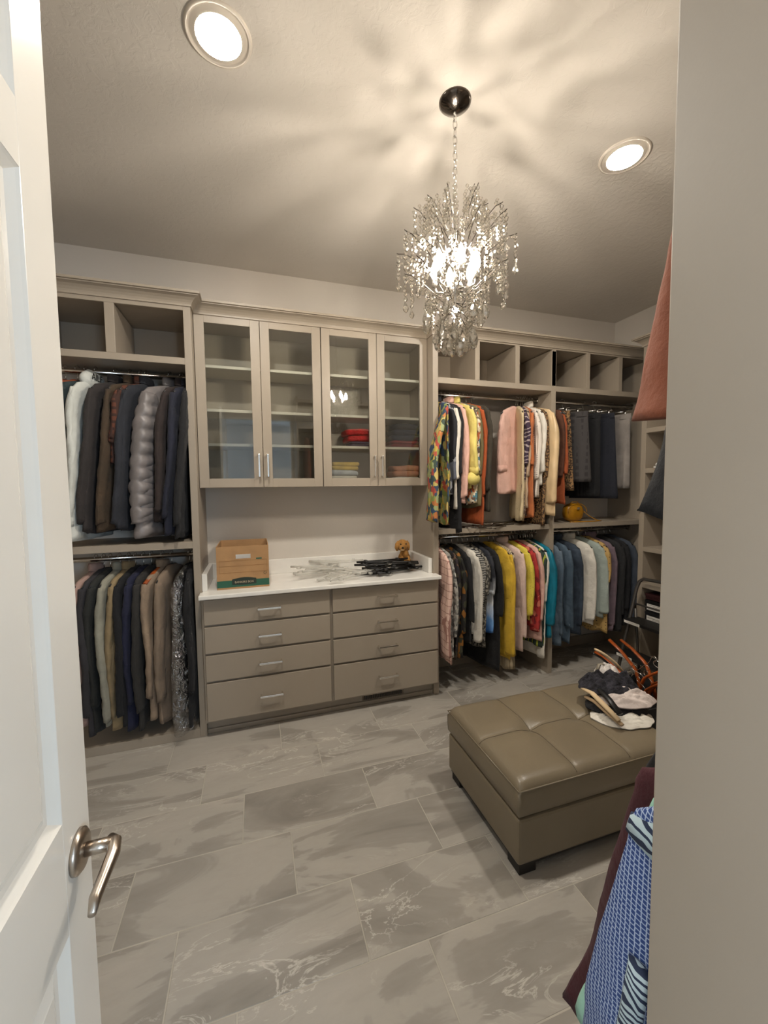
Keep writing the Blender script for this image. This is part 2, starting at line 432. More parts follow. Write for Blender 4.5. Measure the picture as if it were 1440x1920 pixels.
def shoe_unit():
    u = thing('shoe_shelf_unit', 'greige open shoe shelving on the wall with the step ladder', 'shelf unit', (3.14, 1.7, 0))
    for y in (2.42, 1.62, .82): pbox(u, 'side_panel', GREIGE, 2.95, XR, y, y+.042, 0, 2.70)
    pbox(u, 'back_panel', GREIGE, XR-.01, XR, .862, 2.42, 0, 2.63)
    for z in (.10, .40, .725, 1.018, 1.325, 1.643, 1.957, 2.297):
        for a, b in ((1.662, 2.42), (.862, 1.62)): pbox(u, 'shelf', GREIGE, 2.95, XR-.01, a, b, z, z+.036)
    pbox(u, 'top_rail', GREIGE, 2.95, 2.97, .82, 2.42, 2.62, 2.70)
    pbox(u, 'plinth', GREIGE, 2.96, 2.98, .82, 2.42, 0, .10)
shoe_unit()
def front_unit():
    u = thing('hanging_closet_unit', 'greige closet with tall end panel beside the doorway, coat and blue dress inside', 'closet', (1.0, .2, 0))
    pbox(u, 'end_panel', GREIGE2, .52, .542, 0, .40, 0, 2.70, bevel=.0025)
    pbox(u, 'side_panel', GREIGE, 1.70, 1.74, 0, .40, 0, 2.70)
    for z in (2.298, 1.203, .035): pbox(u, 'shelf', GREIGE, .542, 1.70, 0, .385, z, z+.036)
    pbox(u, 'top_board', GREIGE, .542, 1.70, 0, .40, 2.62, 2.66)
    rod(u, .542, 1.70, .25, 2.256); rod(u, .542, 1.70, .25, 1.158)
front_unit()

# ------------------------------------------------------------------ drawers, counter, glass cabinets
def bar_handle(parent, p0, p1, out=.032, r=.0062):
    p0, p1 = Vector(p0), Vector(p1); d = (p1-p0).normalized(); o = Vector((0, -out, 0))
    m = MB(); m.obox((p0+p1)/2+o, d, Vector((0, 1, 0)), d.cross(Vector((0, 1, 0))), (p1-p0).length/2, .005, .0058)
    h = m.build('handle', CHROME, parent, bevel=.0015); h['label'] = 'polished chrome bar handle'
    for p in (p0+d*.006, p1-d*.006):
        k = MB(); k.obox(p+o/2, d, Vector((0, 1, 0)), d.cross(Vector((0, 1, 0))), .005, out/2, .005)
        h2 = k.build('handle_post', CHROME, h)
    return h
def drawers():
    zs = [(.726, .881), (.548, .7115), (.371, .533), (.117, .356)]
    for k, (x0, x1, hx, lab) in enumerate(((-.318, .4535, .066, 'greige four-drawer base cabinet under the cardboard box'), (.4725, 1.2425, .853, 'greige four-drawer base cabinet under the black hangers and toy dog'))):
        u = thing('drawer_cabinet', lab, 'drawers', ((x0+x1)/2, 2.85, 0))
        a, b = (-.3305, .463) if k == 0 else (.463, 1.234)
        pbox(u, 'carcass', GREIGE, a, b, YD+.021, YW-.002, .10, .893, bevel=0)
        pbox(u, 'toe_board', GREIGE, a, b, 2.712, 2.73, 0, .10)
        pbox(u, 'shoe_moulding', GREIGE, a, b, 2.699, 2.712, 0, .03, bevel=.004)
        for z0, z1 in zs:
            d = pbox(u, 'drawer_front', GREIGE, x0, x1, YD, YD+.02, z0, z1, bevel=.002)
            zc = (z0+z1)/2
            bar_handle(d, (hx-.071, YD, zc), (hx+.071, YD, zc))
    v = thing('floor_vent', 'dark slotted air register in the toe board under the drawers', 'vent', (.845, 2.70, .06))
    pbox(v, 'vent_frame', DARKMETAL, .69, 1.0, 2.706, 2.7115, .035, .088)
    for i in range(22): pbox(v, 'slat', BLACKPL, .70+i*.0133, .7065+i*.0133, 2.700, 2.706, .042, .080, bevel=0)
drawers()
def counter():
    u = thing('countertop', 'white quartz countertop with upstands over the drawers', 'countertop', (.45, 2.85, .9))
    m = MB()
    P = [(-.340, 2.583), (1.254, 2.583), (1.254, YF-.001), (1.2335, YF-.001), (1.2335, YW-.001), (-.330, YW-.001), (-.330, YF-.001), (-.340, YF-.001)]
    m.loft([[(x, y, z) for x, y in P] for z in (.893, .920)])
    m.build('slab', QUARTZ, u, bevel=.009)
    pbox(u, 'side_splash', QUARTZ, -.330, -.300, 2.70, YW-.02, .920, 1.028, bevel=.003)
    pbox(u, 'side_splash', QUARTZ, 1.2035, 1.2335, 2.70, YW-.02, .920, 1.028, bevel=.003)
    pbox(u, 'back_splash', QUARTZ, -.330, 1.2335, YW-.02, YW-.001, .920, 1.028, bevel=.003)
counter()
def uppers():
    edges = [(-.328, .0575), (.061, .4495), (.4555, .8445), (.8475, 1.2315)]
    for k, lab in enumerate(('empty greige wall cabinet with two glass doors above the cardboard box', 'greige wall cabinet with two glass doors holding folded sweaters')):
        a, b = (-.3305, .452) if k == 0 else (.452, 1.234)
        u = thing('glass_wall_cabinet', lab, 'cabinet', ((a+b)/2, 2.94, 1.565))
        y0 = YU+.022
        pbox(u, 'side_panel', GREIGE, a, a+.018, y0, YW-.001, 1.565, 2.70); pbox(u, 'side_panel', GREIGE, b-.018, b, y0, YW-.001, 1.565, 2.70)
        pbox(u, 'bottom_board', GREIGE, a+.018, b-.018, y0, YW-.001, 1.565, 1.60); pbox(u, 'top_board', GREIGE, a+.018, b-.018, y0, YW-.001, 2.625, 2.70)
        pbox(u, 'back_panel', GREIGE, a+.018, b-.018, YW-.010, YW-.001, 1.60, 2.625)
        for z in (2.325, 2.05, 1.832): pbox(u, 'shelf', SHELFW, a+.018, b-.018, y0+.02, YW-.010, z, z+.018)
        for j in (0, 1):
            x0, x1 = edges[2*k+j]; s = .057
            m = MB(); z0, z1 = 1.565, 2.645
            m.box(x0, x0+s, YU, YU+.02, z0, z1); m.box(x1-s, x1, YU, YU+.02, z0, z1)
            m.box(x0+s, x1-s, YU, YU+.02, z0, z0+s); m.box(x0+s, x1-s, YU, YU+.02, z1-s, z1)
            d = m.build('door', GREIGE, u, bevel=.0012)
            g = MB().box(x0+s-.004, x1-s+.004, YU+.010, YU+.0135, z0+s-.004, z1-s+.004).build('glass_pane', GLASS, d); g['label'] = 'clear glass pane'
            hx = x1-.024 if j == 0 else x0+.028
            bar_handle(d, (hx, YU, 1.632), (hx, YU, 1.780), .03)
uppers()

# ------------------------------------------------------------------ recessed lights
CAN_E = emit_mat('can_light_lens', (1.0, .945, .86, 1), CAN_STRENGTH)
CANT = plain('can_trim_paint', '#d3cabd', .6)
def can_light(c, lab):
    x, y = c; u = thing('recessed_light', lab, 'ceiling light', (x, y, ZC))
    MB().lathe([(.0735, ZC-.0085), (.078, ZC-.0085), (.090, ZC-.003), (.096, ZC-.003), (.099, ZC-.0065), (.107, ZC-.0055), (.109, ZC-.001), (.109, ZC)], (x, y, 0), 40).build('trim_ring', CANT, u, smooth=True)
    MB().lathe([(.001, ZC-.0125), (.045, ZC-.0115), (.070, ZC-.0095), (.0735, ZC-.0085)], (x, y, 0), 40).build('lens', CAN_E, u, smooth=True)
    MB().lathe([(.0735, ZC-.0085), (.060, ZC+.03), (.060, ZC+.06), (.001, ZC+.06)], (x, y, 0), 40).build('housing', TRIMW, u, smooth=True)
can_light(CANS[0], 'round recessed ceiling light on the white door side of the chandelier')
can_light(CANS[1], 'round recessed ceiling light on the cubby side of the chandelier')

# ------------------------------------------------------------------ chandelier
BULB_E = emit_mat('bulb_glow', (1.0, .895, .76, 1), BULB_STRENGTH)
def chandelier():
    cx, cy = .811, 1.540
    u = thing('chandelier', 'crystal drop chandelier on a chrome chain with glowing candle bulbs', 'chandelier', (cx, cy, 2.42))
    MB().lathe([(.001, ZC-.034), (.012, ZC-.033), (.030, ZC-.026), (.056, ZC-.012), (.064, ZC-.004), (.064, ZC)], (cx, cy, 0), 36).build('canopy', DARKMETAL, u, smooth=True)
    MB().tube([(cx, cy, ZC-.032), (cx, cy, ZC-.052)], .006, 10).build('canopy_loop', CHROME, u, smooth=True)
    # chain
    z = ZC-.045; k = 0
    while z > 2.700:
        a, b = .0085, .0185; pts = []
        for i in range(15):
            t = 2*PI*i/14; px, pz = a*math.cos(t), b*math.sin(t)
            pts.append((cx+(px if k % 2 else 0), cy+(0 if k % 2 else px), z-.012+pz))
        MB().tube(pts, .0022, 6, False).build('chain_link', CHROME, u, smooth=True)
        z -= .030; k += 1
    MB().lathe([(.001, 2.715), (.010, 2.71), (.007, 2.69), (.016, 2.675), (.006, 2.655), (.006, 2.40), (.028, 2.385), (.034, 2.37), (.020, 2.35), (.006, 2.335), (.006, 2.28), (.015, 2.27), (.001, 2.255)], (cx, cy, 0), 18).build('stem', CHROME, u, smooth=True)
    # candle bulbs
    for i in range(6):
        a = 2*PI*i/6+.3; ca, sa = math.cos(a), math.sin(a)
        P = lambda r, z: (cx+r*ca, cy+r*sa, z)
        MB().tube([P(.02, 2.375), P(.05, 2.362), P(.08, 2.372), P(.088, 2.395)], .0038, 8).build('lamp_arm', CHROME, u, smooth=True)
        MB().lathe([(.0105, 2.395), (.0105, 2.425)], P(.088, 0), 12, True).build('candle_sleeve', CHROME, u, smooth=True)
        MB().lathe([(.006, 2.425), (.0135, 2.440), (.0155, 2.455), (.012, 2.475), (.006, 2.492), (.001, 2.502)], P(.088, 0), 12).build('bulb', BULB_E, u, smooth=True)
    # faceted crystals: one mesh for each kind, shared
    def crystal_mesh(name, prof, n):
        m = MB(); m.lathe(prof, (0, 0, 0), n, True); me = bpy.data.meshes.new(name); me.from_pydata(m.v, [], m.f); me.update(); me.materials.append(CRYSTAL); return me
    bead = crystal_mesh('crystal_bead', [(.001, .0085), (.0055, .006), (.0085, 0), (.0055, -.006), (.001, -.0085)], 7)
    drop = crystal_mesh('crystal_drop', [(.0015, .020), (.005, .012), (.0105, -.002), (.0115, -.010), (.007, -.019), (.001, -.024)], 8)
    big = crystal_mesh('crystal_pear', [(.002, .030), (.008, .018), (.0165, -.002), (.0175, -.012), (.011, -.026), (.001, -.033)], 8)
    small = [(.001, .006), (.0058, 0), (.001, -.006)]
    dust = MB(); O = Vector((cx, cy, 2.42))
    def put(me, p, s=1.0):
        o = bpy.data.objects.new(me.name, me); col.objects.link(o); o.parent = u
        o.location = Vector(p)-O; o.rotation_euler = (random.uniform(-.2, .2), random.uniform(-.2, .2), random.uniform(0, 6.3)); o.scale = (s, s, s)
    R = random.Random(5)
    tiers = [  # root z, mid r, mid z, tip r, tip z, count, strand beads, last crystal
        (2.60, .075, 2.650, .125, 2.690, 8, 4, drop, .2),
        (2.52, .110, 2.590, .185, 2.640, 9, 4, drop, .5),
        (2.44, .140, 2.500, .236, 2.545, 10, 6, drop, .1),
        (2.36, .130, 2.400, .205, 2.440, 10, 6, drop, .4),
        (2.30, .080, 2.310, .125, 2.330, 8, 3, big, .0),
        (2.27, .050, 2.250, .075, 2.235, 6, 2, big, .3)]
    for rz, mr, mz, tr, tz, cnt, nb, last, ph in tiers:
        for i in range(cnt):
            a = 2*PI*i/cnt+ph+R.uniform(-.12, .12); ca, sa = math.cos(a), math.sin(a); dz = R.uniform(-.015, .015)
            P = lambda r, z: Vector((cx+r*ca, cy+r*sa, z+dz))
            path = [P(.006, rz), P(mr*.5, rz-.012 if tz > rz else rz+.01), P(mr, mz), P(tr*.88, tz-.004), P(tr, tz), P(tr+.006, tz+.003)]
            b = MB(); b.tube(path, .0016, 6); b.build('branch_wire', DARKMETAL, u, smooth=True)
            z = tz+dz-.012
            for q in range(nb):
                put(bead, (cx+tr*ca+R.uniform(-.002, .002), cy+tr*sa+R.uniform(-.002, .002), z), R.uniform(.85, 1.2)); z -= .0175
            put(last, (cx+tr*ca, cy+tr*sa, z-(.012 if last is drop else .02)), R.uniform(.85, 1.15))
            # small beads wired along the branch, with two short side strings
            for q in range(12):
                t = .62+.36*q/11; r = tr*t
                zz = (rz+(tz-rz)*t**1.5)+R.uniform(-.018, .012); aa = a+R.uniform(-.22, .22)
                dust.lathe([(p[0]*1.3, p[1]*1.3) for p in small], (cx+r*math.cos(aa), cy+r*math.sin(aa), 0+zz+dz), 6, True)
            for sgn in (-1, 1):
                aa = a+sgn*R.uniform(.12, .25); r = tr*R.uniform(.72, .92); z2 = tz-R.uniform(.0, .03)
                for q in range(6):
                    dust.lathe([(p[0]*1.35, p[1]*1.35) for p in small], (cx+r*math.cos(aa), cy+r*math.sin(aa), z2-q*.0155), 6, True)
    for i in range(12):   # bottom cluster of large pears
        a = 2*PI*i/12; r = .040 if i % 2 else .085
        put(big, (cx+r*math.cos(a), cy+r*math.sin(a), 2.165-(.028 if i % 2 else 0)), 1.0)
    d = dust.build('small_crystal_beads', CRYSTAL, u, kind='stuff')
chandelier()

# ------------------------------------------------------------------ entrance door, open at ninety degrees
def door():
    u = struct(MB().box(-.3499, -.3411, .05, .86, .012, 2.44), 'door_1', DOORW)
    X = -.316
    def part(name, mb, mat=DOORW, **kw): return mb.build(name, mat, u, **kw)
    st = .103
    ys = (.05, .86); zr = [(.012, .13), (.822, 1.015), (2.036, 2.134), (2.325, 2.44)]
    part('stile', MB().box(-.352, X, .86-st, .86, .012, 2.44), bevel=.002)
    part('stile', MB().box(-.352, X, .05, .05+st, .012, 2.44), bevel=.002)
    for a, b in zr: part('rail', MB().box(-.352, X, .05+st, .86-st, a, b), bevel=0)
    for a, b in ((.13, .822), (1.015, 2.036), (2.134, 2.325)):
        y0, y1 = .05+st, .86-st
        # sloping moulding ring then raised field
        steps = [(0, X-.0005), (.004, X-.004), (.016, X-.013), (.026, X-.0145), (.030, X-.012), (.046, X-.006), (.048, X-.005)]
        rings = [[(x, y0+o, a+o), (x, y1-o, a+o), (x, y1-o, b-o), (x, y0+o, b-o)] for o, x in steps]
        m = MB(); m.loft(rings, False); n = len(m.v); m.f.append((n-4, n-3, n-2, n-1)); part('panel', m)
    # lever set
    c = Vector((X, .804, .926))
    h = MB(); rings = []
    for r, o in ((.036, 0), (.036, .006), (.030, .011), (.020, .013)):
        rings.append([(X+o, c.y+r*math.cos(2*PI*j/32), c.z+r*math.sin(2*PI*j/32)) for j in range(32)])
    h.loft(rings); ro = h.build('lever_rosette', NICKEL, u, smooth=True, bevel=0)
    MB().tube([(X+.010, c.y, c.z), (X+.050, c.y, c.z)], .0115, 18).build('lever_neck', NICKEL, ro, smooth=True)
    pts = [(X+.046, c.y+.010, c.z+.001), (X+.056, c.y+.002, c.z), (X+.060, c.y-.02, c.z-.003), (X+.056, c.y-.05, c.z-.012), (X+.052, c.y-.08, c.z-.021), (X+.055, c.y-.105, c.z-.026)]
    MB().tube(pts, [.010, .0115, .011, .010, .0095, .006], 12, True, 1.0).build('lever', NICKEL, ro, smooth=True)
    for z in (.25, 1.3, 2.2): MB().box(-.353, -.345, .040, .052, z, z+.09).build('hinge', NICKEL, u)
door()

# ------------------------------------------------------------------ ottoman
def ottoman():
    x0, x1, y0, y1 = .945, 1.800, 1.268, 1.872
    u = thing('ottoman', 'large taupe leather storage ottoman with stitched top on black feet', 'ottoman', (1.37, 1.57, 0))
    pbox(u, 'base', LEATHER, x0, x1, y0, y1, .055, .247, bevel=.012)
    pbox(u, 'plinth', DKWOOD, x0+.012, x1-.012, y0+.012, y1-.012, .040, .056, bevel=0)
    # cushion: grid top with tufted seams, sides below
    nx, ny = 72, 52; zt = .400
    def H(x, y):
        fx = (x-x0)/(x1-x0); fy = (y-y0)/(y1-y0)
        ex = min(x-x0, x1-x); ey = min(y-y0, y1-y); e = min(ex, ey)
        h = 0.0
        for q in (0, 1):
            t = ex if q == 0 else ey
            if t < .055: h -= .030*(1-math.sqrt(max(0, 1-(1-t/.055)**2)))
        d = abs(y-(y0+y1)/2); h -= .007*math.exp(-(d/.010)**2)+.006*math.exp(-(d/.05)**2)
        for sx in (x0+.285, x0+.570):
            d = abs(x-sx); h -= (.0045*math.exp(-(d/.007)**2)+.004*math.exp(-(d/.04)**2))
            r2 = (x-sx)**2+(y-(y0+y1)/2)**2; h -= .014*math.exp(-r2/.045**2)
        h += .010*math.sin(PI*min(1, max(0, fx)))*math.sin(PI*min(1, max(0, fy)))
        return zt+h
    m = MB(); g = []
    for j in range(ny+1):
        for i in range(nx+1):
            x = x0+(x1-x0)*i/nx; y = y0+(y1-y0)*j/ny; g.append((x, y, H(x, y)))
    m.v = g
    for j in range(ny):
        for i in range(nx): a = j*(nx+1)+i; m.f.append((a, a+1, a+nx+2, a+nx+1))
    per = [(i, 0) for i in range(nx)]+[(nx, j) for j in range(ny)]+[(i, ny) for i in range(nx, 0, -1)]+[(0, j) for j in range(ny, 0, -1)]
    top = [j*(nx+1)+i for i, j in per]; base = len(m.v)
    for k, (z, o) in enumerate(((.345, .004), (.30, .004), (.262, .001), (.252, -.008))):
        for i, j in per:
            x = x0+(x1-x0)*i/nx; y = y0+(y1-y0)*j/ny
            sx = -1 if i == 0 else (1 if i == nx else 0); sy = -1 if j == 0 else (1 if j == ny else 0)
            m.v.append((x+sx*o, y+sy*o, z))
    n = len(per); prev = top
    for k in range(4):
        cur = [base+k*n+i for i in range(n)]
        for i in range(n): q = (i+1) % n; m.f.append((prev[i], prev[q], cur[q], cur[i]))
        prev = cur
    cu = m.build('cushion', LEATHER, u, smooth=True)
    seam = plain('seam_thread', '#5b5040', .7); ym = (y0+y1)/2
    for sx in (x0+.285, x0+.570):
        MB().tube([(sx, y0+.006+i*(y1-y0-.012)/40, H(sx, y0+.006+i*(y1-y0-.012)/40)+.0012) for i in range(41)], .0013, 5).build('seam', seam, cu, smooth=True)
    MB().tube([(x0+.006+i*(x1-x0-.012)/60, ym, H(x0+.006+i*(x1-x0-.012)/60, ym)+.0012) for i in range(61)], .0013, 5).build('seam', seam, cu, smooth=True)
    pip = [(x0-.002, y0-.002), (x1+.002, y0-.002), (x1+.002, y1+.002), (x0-.002, y1+.002), (x0-.002, y0-.002)]
    MB().tube([(x, y, .366) for x, y in pip], .003, 6).build('piping', LEATHER, cu, smooth=True)
    for x in (x0+.015, x1-.095):
        for y in (y0+.015, y1-.095): pbox(u, 'foot', DKWOOD, x, x+.08, y, y+.08, 0, .042, bevel=.003)
ottoman()

# ------------------------------------------------------------------ clothes hangers
THICK = {'wood': .014, 'clear': .0085, 'loose': .0085, 'beige': .014, 'velvet': .013, 'grey': .008}
def hanger_proto(kind):
    # origin at the top of the hook (on the rod), bar along local Y
    hk = MB(); pts = []
    for i in range(9):
        a = PI*1.15-(PI*1.35)*i/8; pts.append((0, .0175*math.cos(a), -.0005+.0175*math.sin(a)-.002))
    pts += [(0, .006, -.032), (0, 0, -.045), (0, 0, -.075)]
    hk.tube(pts, .0019, 6)
    bar = MB()
    if kind == 'clip':
        bar.tube([(0, -.15, -.085), (0, .15, -.085)], .0032, 6); bar.tube([(0, 0, -.07), (0, 0, -.09)], .004, 6)
        for s in (-1, 1): bar.box(-.006, .006, s*.12-.010, s*.12+.010, -.125, -.078)
    else:
        bar.tube([(0, -.205, -.150), (0, -.12, -.108), (0, -.03, -.080), (0, 0, -.074), (0, .03, -.080), (0, .12, -.108), (0, .205, -.150)], .0045 if kind not in THICK else THICK[kind], 8, True, .55 if kind in ('beige', 'wood', 'velvet') else None)
        if kind not in ('wood', 'beige', 'velvet'): bar.tube([(0, -.205, -.150), (0, .205, -.150)], .0032 if kind not in ('clear', 'loose') else .006, 6)
        if kind in ('clear', 'loose'):
            for s in (-1, 1): bar.box(-.007, .007, s*.13-.011, s*.13+.011, -.185, -.140)
    return hk, bar
HANG = {}
def hanger(kind, loc, rotz, label, group, rot=None):
    mats = {'black': BLACKPL, 'loose': BLACKPL, 'velvet': BLACKPL, 'clip': CHROME, 'wood': WOODH, 'clear': CLEARPL, 'beige': BEIGEPL, 'teal': TEALPL, 'wire': DARKMETAL, 'grey': GREYPL}
    if kind not in HANG:
        hk, bar = hanger_proto(kind)
        r = thing('clothes_hanger', label, 'hanger', (0, 0, 0), group)
        hk.build('hook', {'wire': DARKMETAL, 'clear': CLEARPL}.get(kind, CHROME), r, smooth=True); bar.build('shoulder_bar', mats[kind], r, smooth=True)
        HANG[kind] = r; o = r
    else:
        o = copy_tree(HANG[kind])
    o.location = loc; o.rotation_euler = rot if rot is not None else (0, 0, rotz)
    tag(o, label, 'hanger', group); return o
WOODH = plain('orange_wood', '#9a4a1c', .3, 0, .12, 20)
def clear_plastic():
    t = NT('clear_plastic'); tr = t.n('ShaderNodeBsdfTransparent'); mx = t.n('ShaderNodeMixShader'); mx.inputs[0].default_value = .42
    t.base('#d9d6cc'); t.done(.15); t.l(tr.outputs[0], mx.inputs[1]); t.l(t.p.outputs[0], mx.inputs[2]); t.l(mx.outputs[0], t.out.inputs[0]); return t.m
CLEARPL = clear_plastic()
BEIGEPL = plain('beige_velvet', '#cdb48e', .9); TEALPL = plain('dark_teal_plastic', '#2c3a38', .5); GREYPL = plain('grey_plastic', '#8f8b82', .4)

# ------------------------------------------------------------------ garments on hangers
def sgp(v, p): return math.copysign(abs(v)**p, v)
class Garment:
    # garment in a vertical plane through the rod; local u goes to the open side (front), n across
    def __init__(s, name, label, cat, rodp, front, th, group):
        s.o = Vector(rodp); s.u = Vector((front*0-math.sin(th)*1.0, -math.cos(th), 0)) if front < 0 else Vector((math.sin(th), math.cos(th), 0))
        s.n = Vector((s.u.y, -s.u.x, 0)); s.shear = 0.0; s.root = thing(name, label, cat, rodp, group)
    def P(s, u, n, z): return s.o+s.u*u+s.n*n+Vector((s.shear*max(0, -.12-z), 0, z))
    def body(s, mat, hw, hwh, L, tk, seed=0, neck=.055, fold=.010, nf=3.0, puff=0, top=-.072, drop=.105, name='body', wave=.012, slit=0, zscale=1.0):
        R = random.Random(seed); ph, ph2 = R.uniform(0, 6), R.uniform(0, 6); N = 36
        prof = [(0, neck*.75, .016), (.008, neck, .022), (.026, neck+.34*(hw-neck), .022), (.046, neck+.70*(hw-neck), .022), (drop*.85, hw*.96, .022), (drop*1.15, hw, tk*.8)]
        K = 26 if not puff else 90
        for i in range(1, K+1):
            t = i/K; prof.append((drop*1.15+(L-drop*1.15)*t, hw*.985+(hwh-hw*.985)*t, tk*(.85+.3*t)))
        rings = []
        for d, w_, t_ in prof:
            sN = max(0, (d-drop)/(L-drop)); ramp = min(1, sN*1.8); ring = []
            for j in range(N):
                a = 2*PI*j/N; uu = sgp(math.cos(a), .8)*w_; nn = sgp(math.sin(a), .7)*t_
                if puff and d > drop: nn *= 1+puff*(abs(math.sin(PI*(d-drop)/.074))**.40-.7); uu *= 1+puff*.05*(abs(math.sin(PI*(d-drop)/.074))**.40-.7)
                q = uu/max(hw, .01)
                nn += fold*ramp*(math.sin(nf*q*PI+ph+1.2*sN)+.5*math.sin(nf*2.3*q*PI+ph2))
                nn += fold*.5*math.sin(9*d+ph2)*ramp
                uu = uu if uu > 0 else uu*min(1, .222/max(w_, .01))
                wv = s.P(uu, nn, -d); nn += (mnoise.noise(Vector((wv.x*1.0, wv.y, wv.z*.7))*14+Vector((seed*3.1, 0, 0)))*.008+mnoise.noise(Vector((wv.x, wv.y, wv.z*.6))*34)*.004)*ramp
                zz = top-d+(wave*ramp*math.sin(2.2*q*PI+ph2) if d > L*.9 else 0)
                ring.append(s.P(uu, nn, zz))
            rings.append(ring)
        m = MB(); m.loft(rings); return m.build(name, mat, s.root, smooth=True)
    def sleeve(s, mat, hw, L, side=1, r0=.060, r1=.042, lean=.02, nofs=0., seed=0, top=-.072, drop=.105, puff=0, flat=.36, cuff=None):
        R = random.Random(seed+side*7); ph = R.uniform(0, 6); N = 20; K = 30; L *= R.uniform(.93, 1.08); lean += R.uniform(-.012, .012); nofs += R.uniform(-.010, .010)
        if side < 0: hw = min(hw, .215); lean = 0
        K = 30 if not puff else 60; rings = []
        for i in range(K+1):
            t = i/K; z = top-drop*.75-L*t
            r = r0*(1-t)+r1*t; r *= .55+.45*min(1, t*5)
            pf = 0
            if puff: pf = puff*1.2*(abs(math.sin(PI*t*L/.074))**.40-.7)
            cu = side*(hw-r0*.72+lean*(1-(1-t)**2)); cn = nofs*min(1, t*2)+.008*math.sin(6*t+ph)
            ring = []
            for j in range(N):
                a = 2*PI*j/N
                wr = mnoise.noise(Vector((3*math.cos(a)+seed*2.3, t*L*16+side*5, 2*math.sin(a))))*.008+mnoise.noise(Vector((5*math.cos(a)+seed, t*L*42, 4*math.sin(a))))*.003
                ring.append(s.P(wr*.35+cu+r*sgp(math.cos(a), .65), cn+(r*flat*(1+pf))*sgp(math.sin(a), .6)+wr, z+.012*math.sin(a*1+ph)*(t > .93)))
            rings.append(ring)
        m = MB(); m.loft(rings); sl = m.build('sleeve', mat, s.root, smooth=True)
        if cuff:
            z = top-drop*.75-L; cu = side*(hw-r0*.72+lean); rr = r1*1.12
            MB().loft([[s.P(cu+rr*math.cos(2*PI*j/N), nofs+rr*flat*math.sin(2*PI*j/N), z+dz) for j in range(N)] for dz in (.045, -.004)]).build('cuff', cuff, sl, smooth=True)
        return sl
    def collar(s, mat, h=.035, r=.062, top=-.072):
        N = 22; rings = []
        for rr, tt, dz in ((1.0, 1.0, -.012), (1.02, 1.05, h*.5), (.92, .95, h), (.80, .8, h*.9), (.74, .72, 0)):
            rings.append([s.P(r*rr*math.cos(2*PI*j/N), .030*tt*math.sin(2*PI*j/N), top+dz+.008*math.cos(2*PI*j/N)) for j in range(N)])
        return MB().loft(rings, False).build('collar', mat, s.root, smooth=True)
    def buttons(s, mat, n, z0, dz, u, off):
        for i in range(n):
            p = s.P(u, off, z0-i*dz); MB().ellipsoid(p, .006, .006, .006, 8, 6).build('button', mat, s.root, smooth=True)
GI = [0]
AUTO = 'auto'; KIND = {'black': 'black slim', 'wood': 'orange wooden', 'clip': 'chrome clip'}
def short(lab):
    for k in (' on ', ' beside ', ' between ', ' behind ', ' hanging ', ' next ', ' before ', ' against ', ' inside ', ' past ', ' at ', ' below ', ' showing ', ' squeezed ', ' tucked ', ' pressed ', ' overlapping ', ' closing ', ' facing ', ' just '):
        i = lab.find(k)
        if i > 0: lab = lab[:i]
    return lab
def top(label, mat, X, hem, rodp, hw=.225, hwh=None, sl=.56, th=0., tk=.020, name='shirt', cat='shirt', group=None, front=-1, collar=None, sleeve_mat=None, hang='black', hlabel=None, hgroup=None, sides=(1, -1), back_sl=True, neck=.055, **kw):
    GI[0] += 1; seed = GI[0]; yr, zr = rodp
    rx = X+(math.sin(th)*hw*.95 if front < 0 else -math.sin(th)*hw*.95)
    g = Garment(name, label, cat, (rx, yr, zr+.0145), front, th, group); g.shear = kw.pop('shear', 0.0)
    L = (zr+.0145-.072)-hem
    skw = {k: kw.pop(k) for k in ('lean', 'r0', 'r1', 'nofs', 'flat', 'cuff') if k in kw}
    b = g.body(mat, hw, hwh or hw*1.0, L, tk, seed, neck=neck, **kw)
    if sl:
        for sd in sides: g.sleeve(sleeve_mat or mat, hw, min(sl, L*1.05), sd, seed=seed, puff=kw.get('puff', 0), **skw)
    if hlabel == AUTO: hlabel = KIND[hang]+' hanger carrying the '+short(label)
    if collar: g.collar(collar if not isinstance(collar, bool) else mat)
    hanger(hang, (rx, yr, zr+.0165), -th if front < 0 else -th, hlabel, hgroup)
    return g
# rods: (y, z)
LU, LL, RU, RL = (2.862, 2.262), (2.862, 1.137), (2.855, 2.256), (2.855, 1.158)
G1 = 'jackets on the upper rod beside the door'; G2 = 'jackets on the lower rod beside the door'
G3 = 'tops on the upper rod under the cubbies'; G4 = 'clothes on the lower rod right of the drawers'
def HL(s, kind='black slim'): return dict(hlabel=AUTO, hgroup=kind+' hangers on the '+s)
hLU = HL('upper rod of dark jackets'); hLL = HL('lower rod of dark suits'); hRU = HL('upper rod of colourful blouses'); hRL = HL('lower rod of colourful tops')

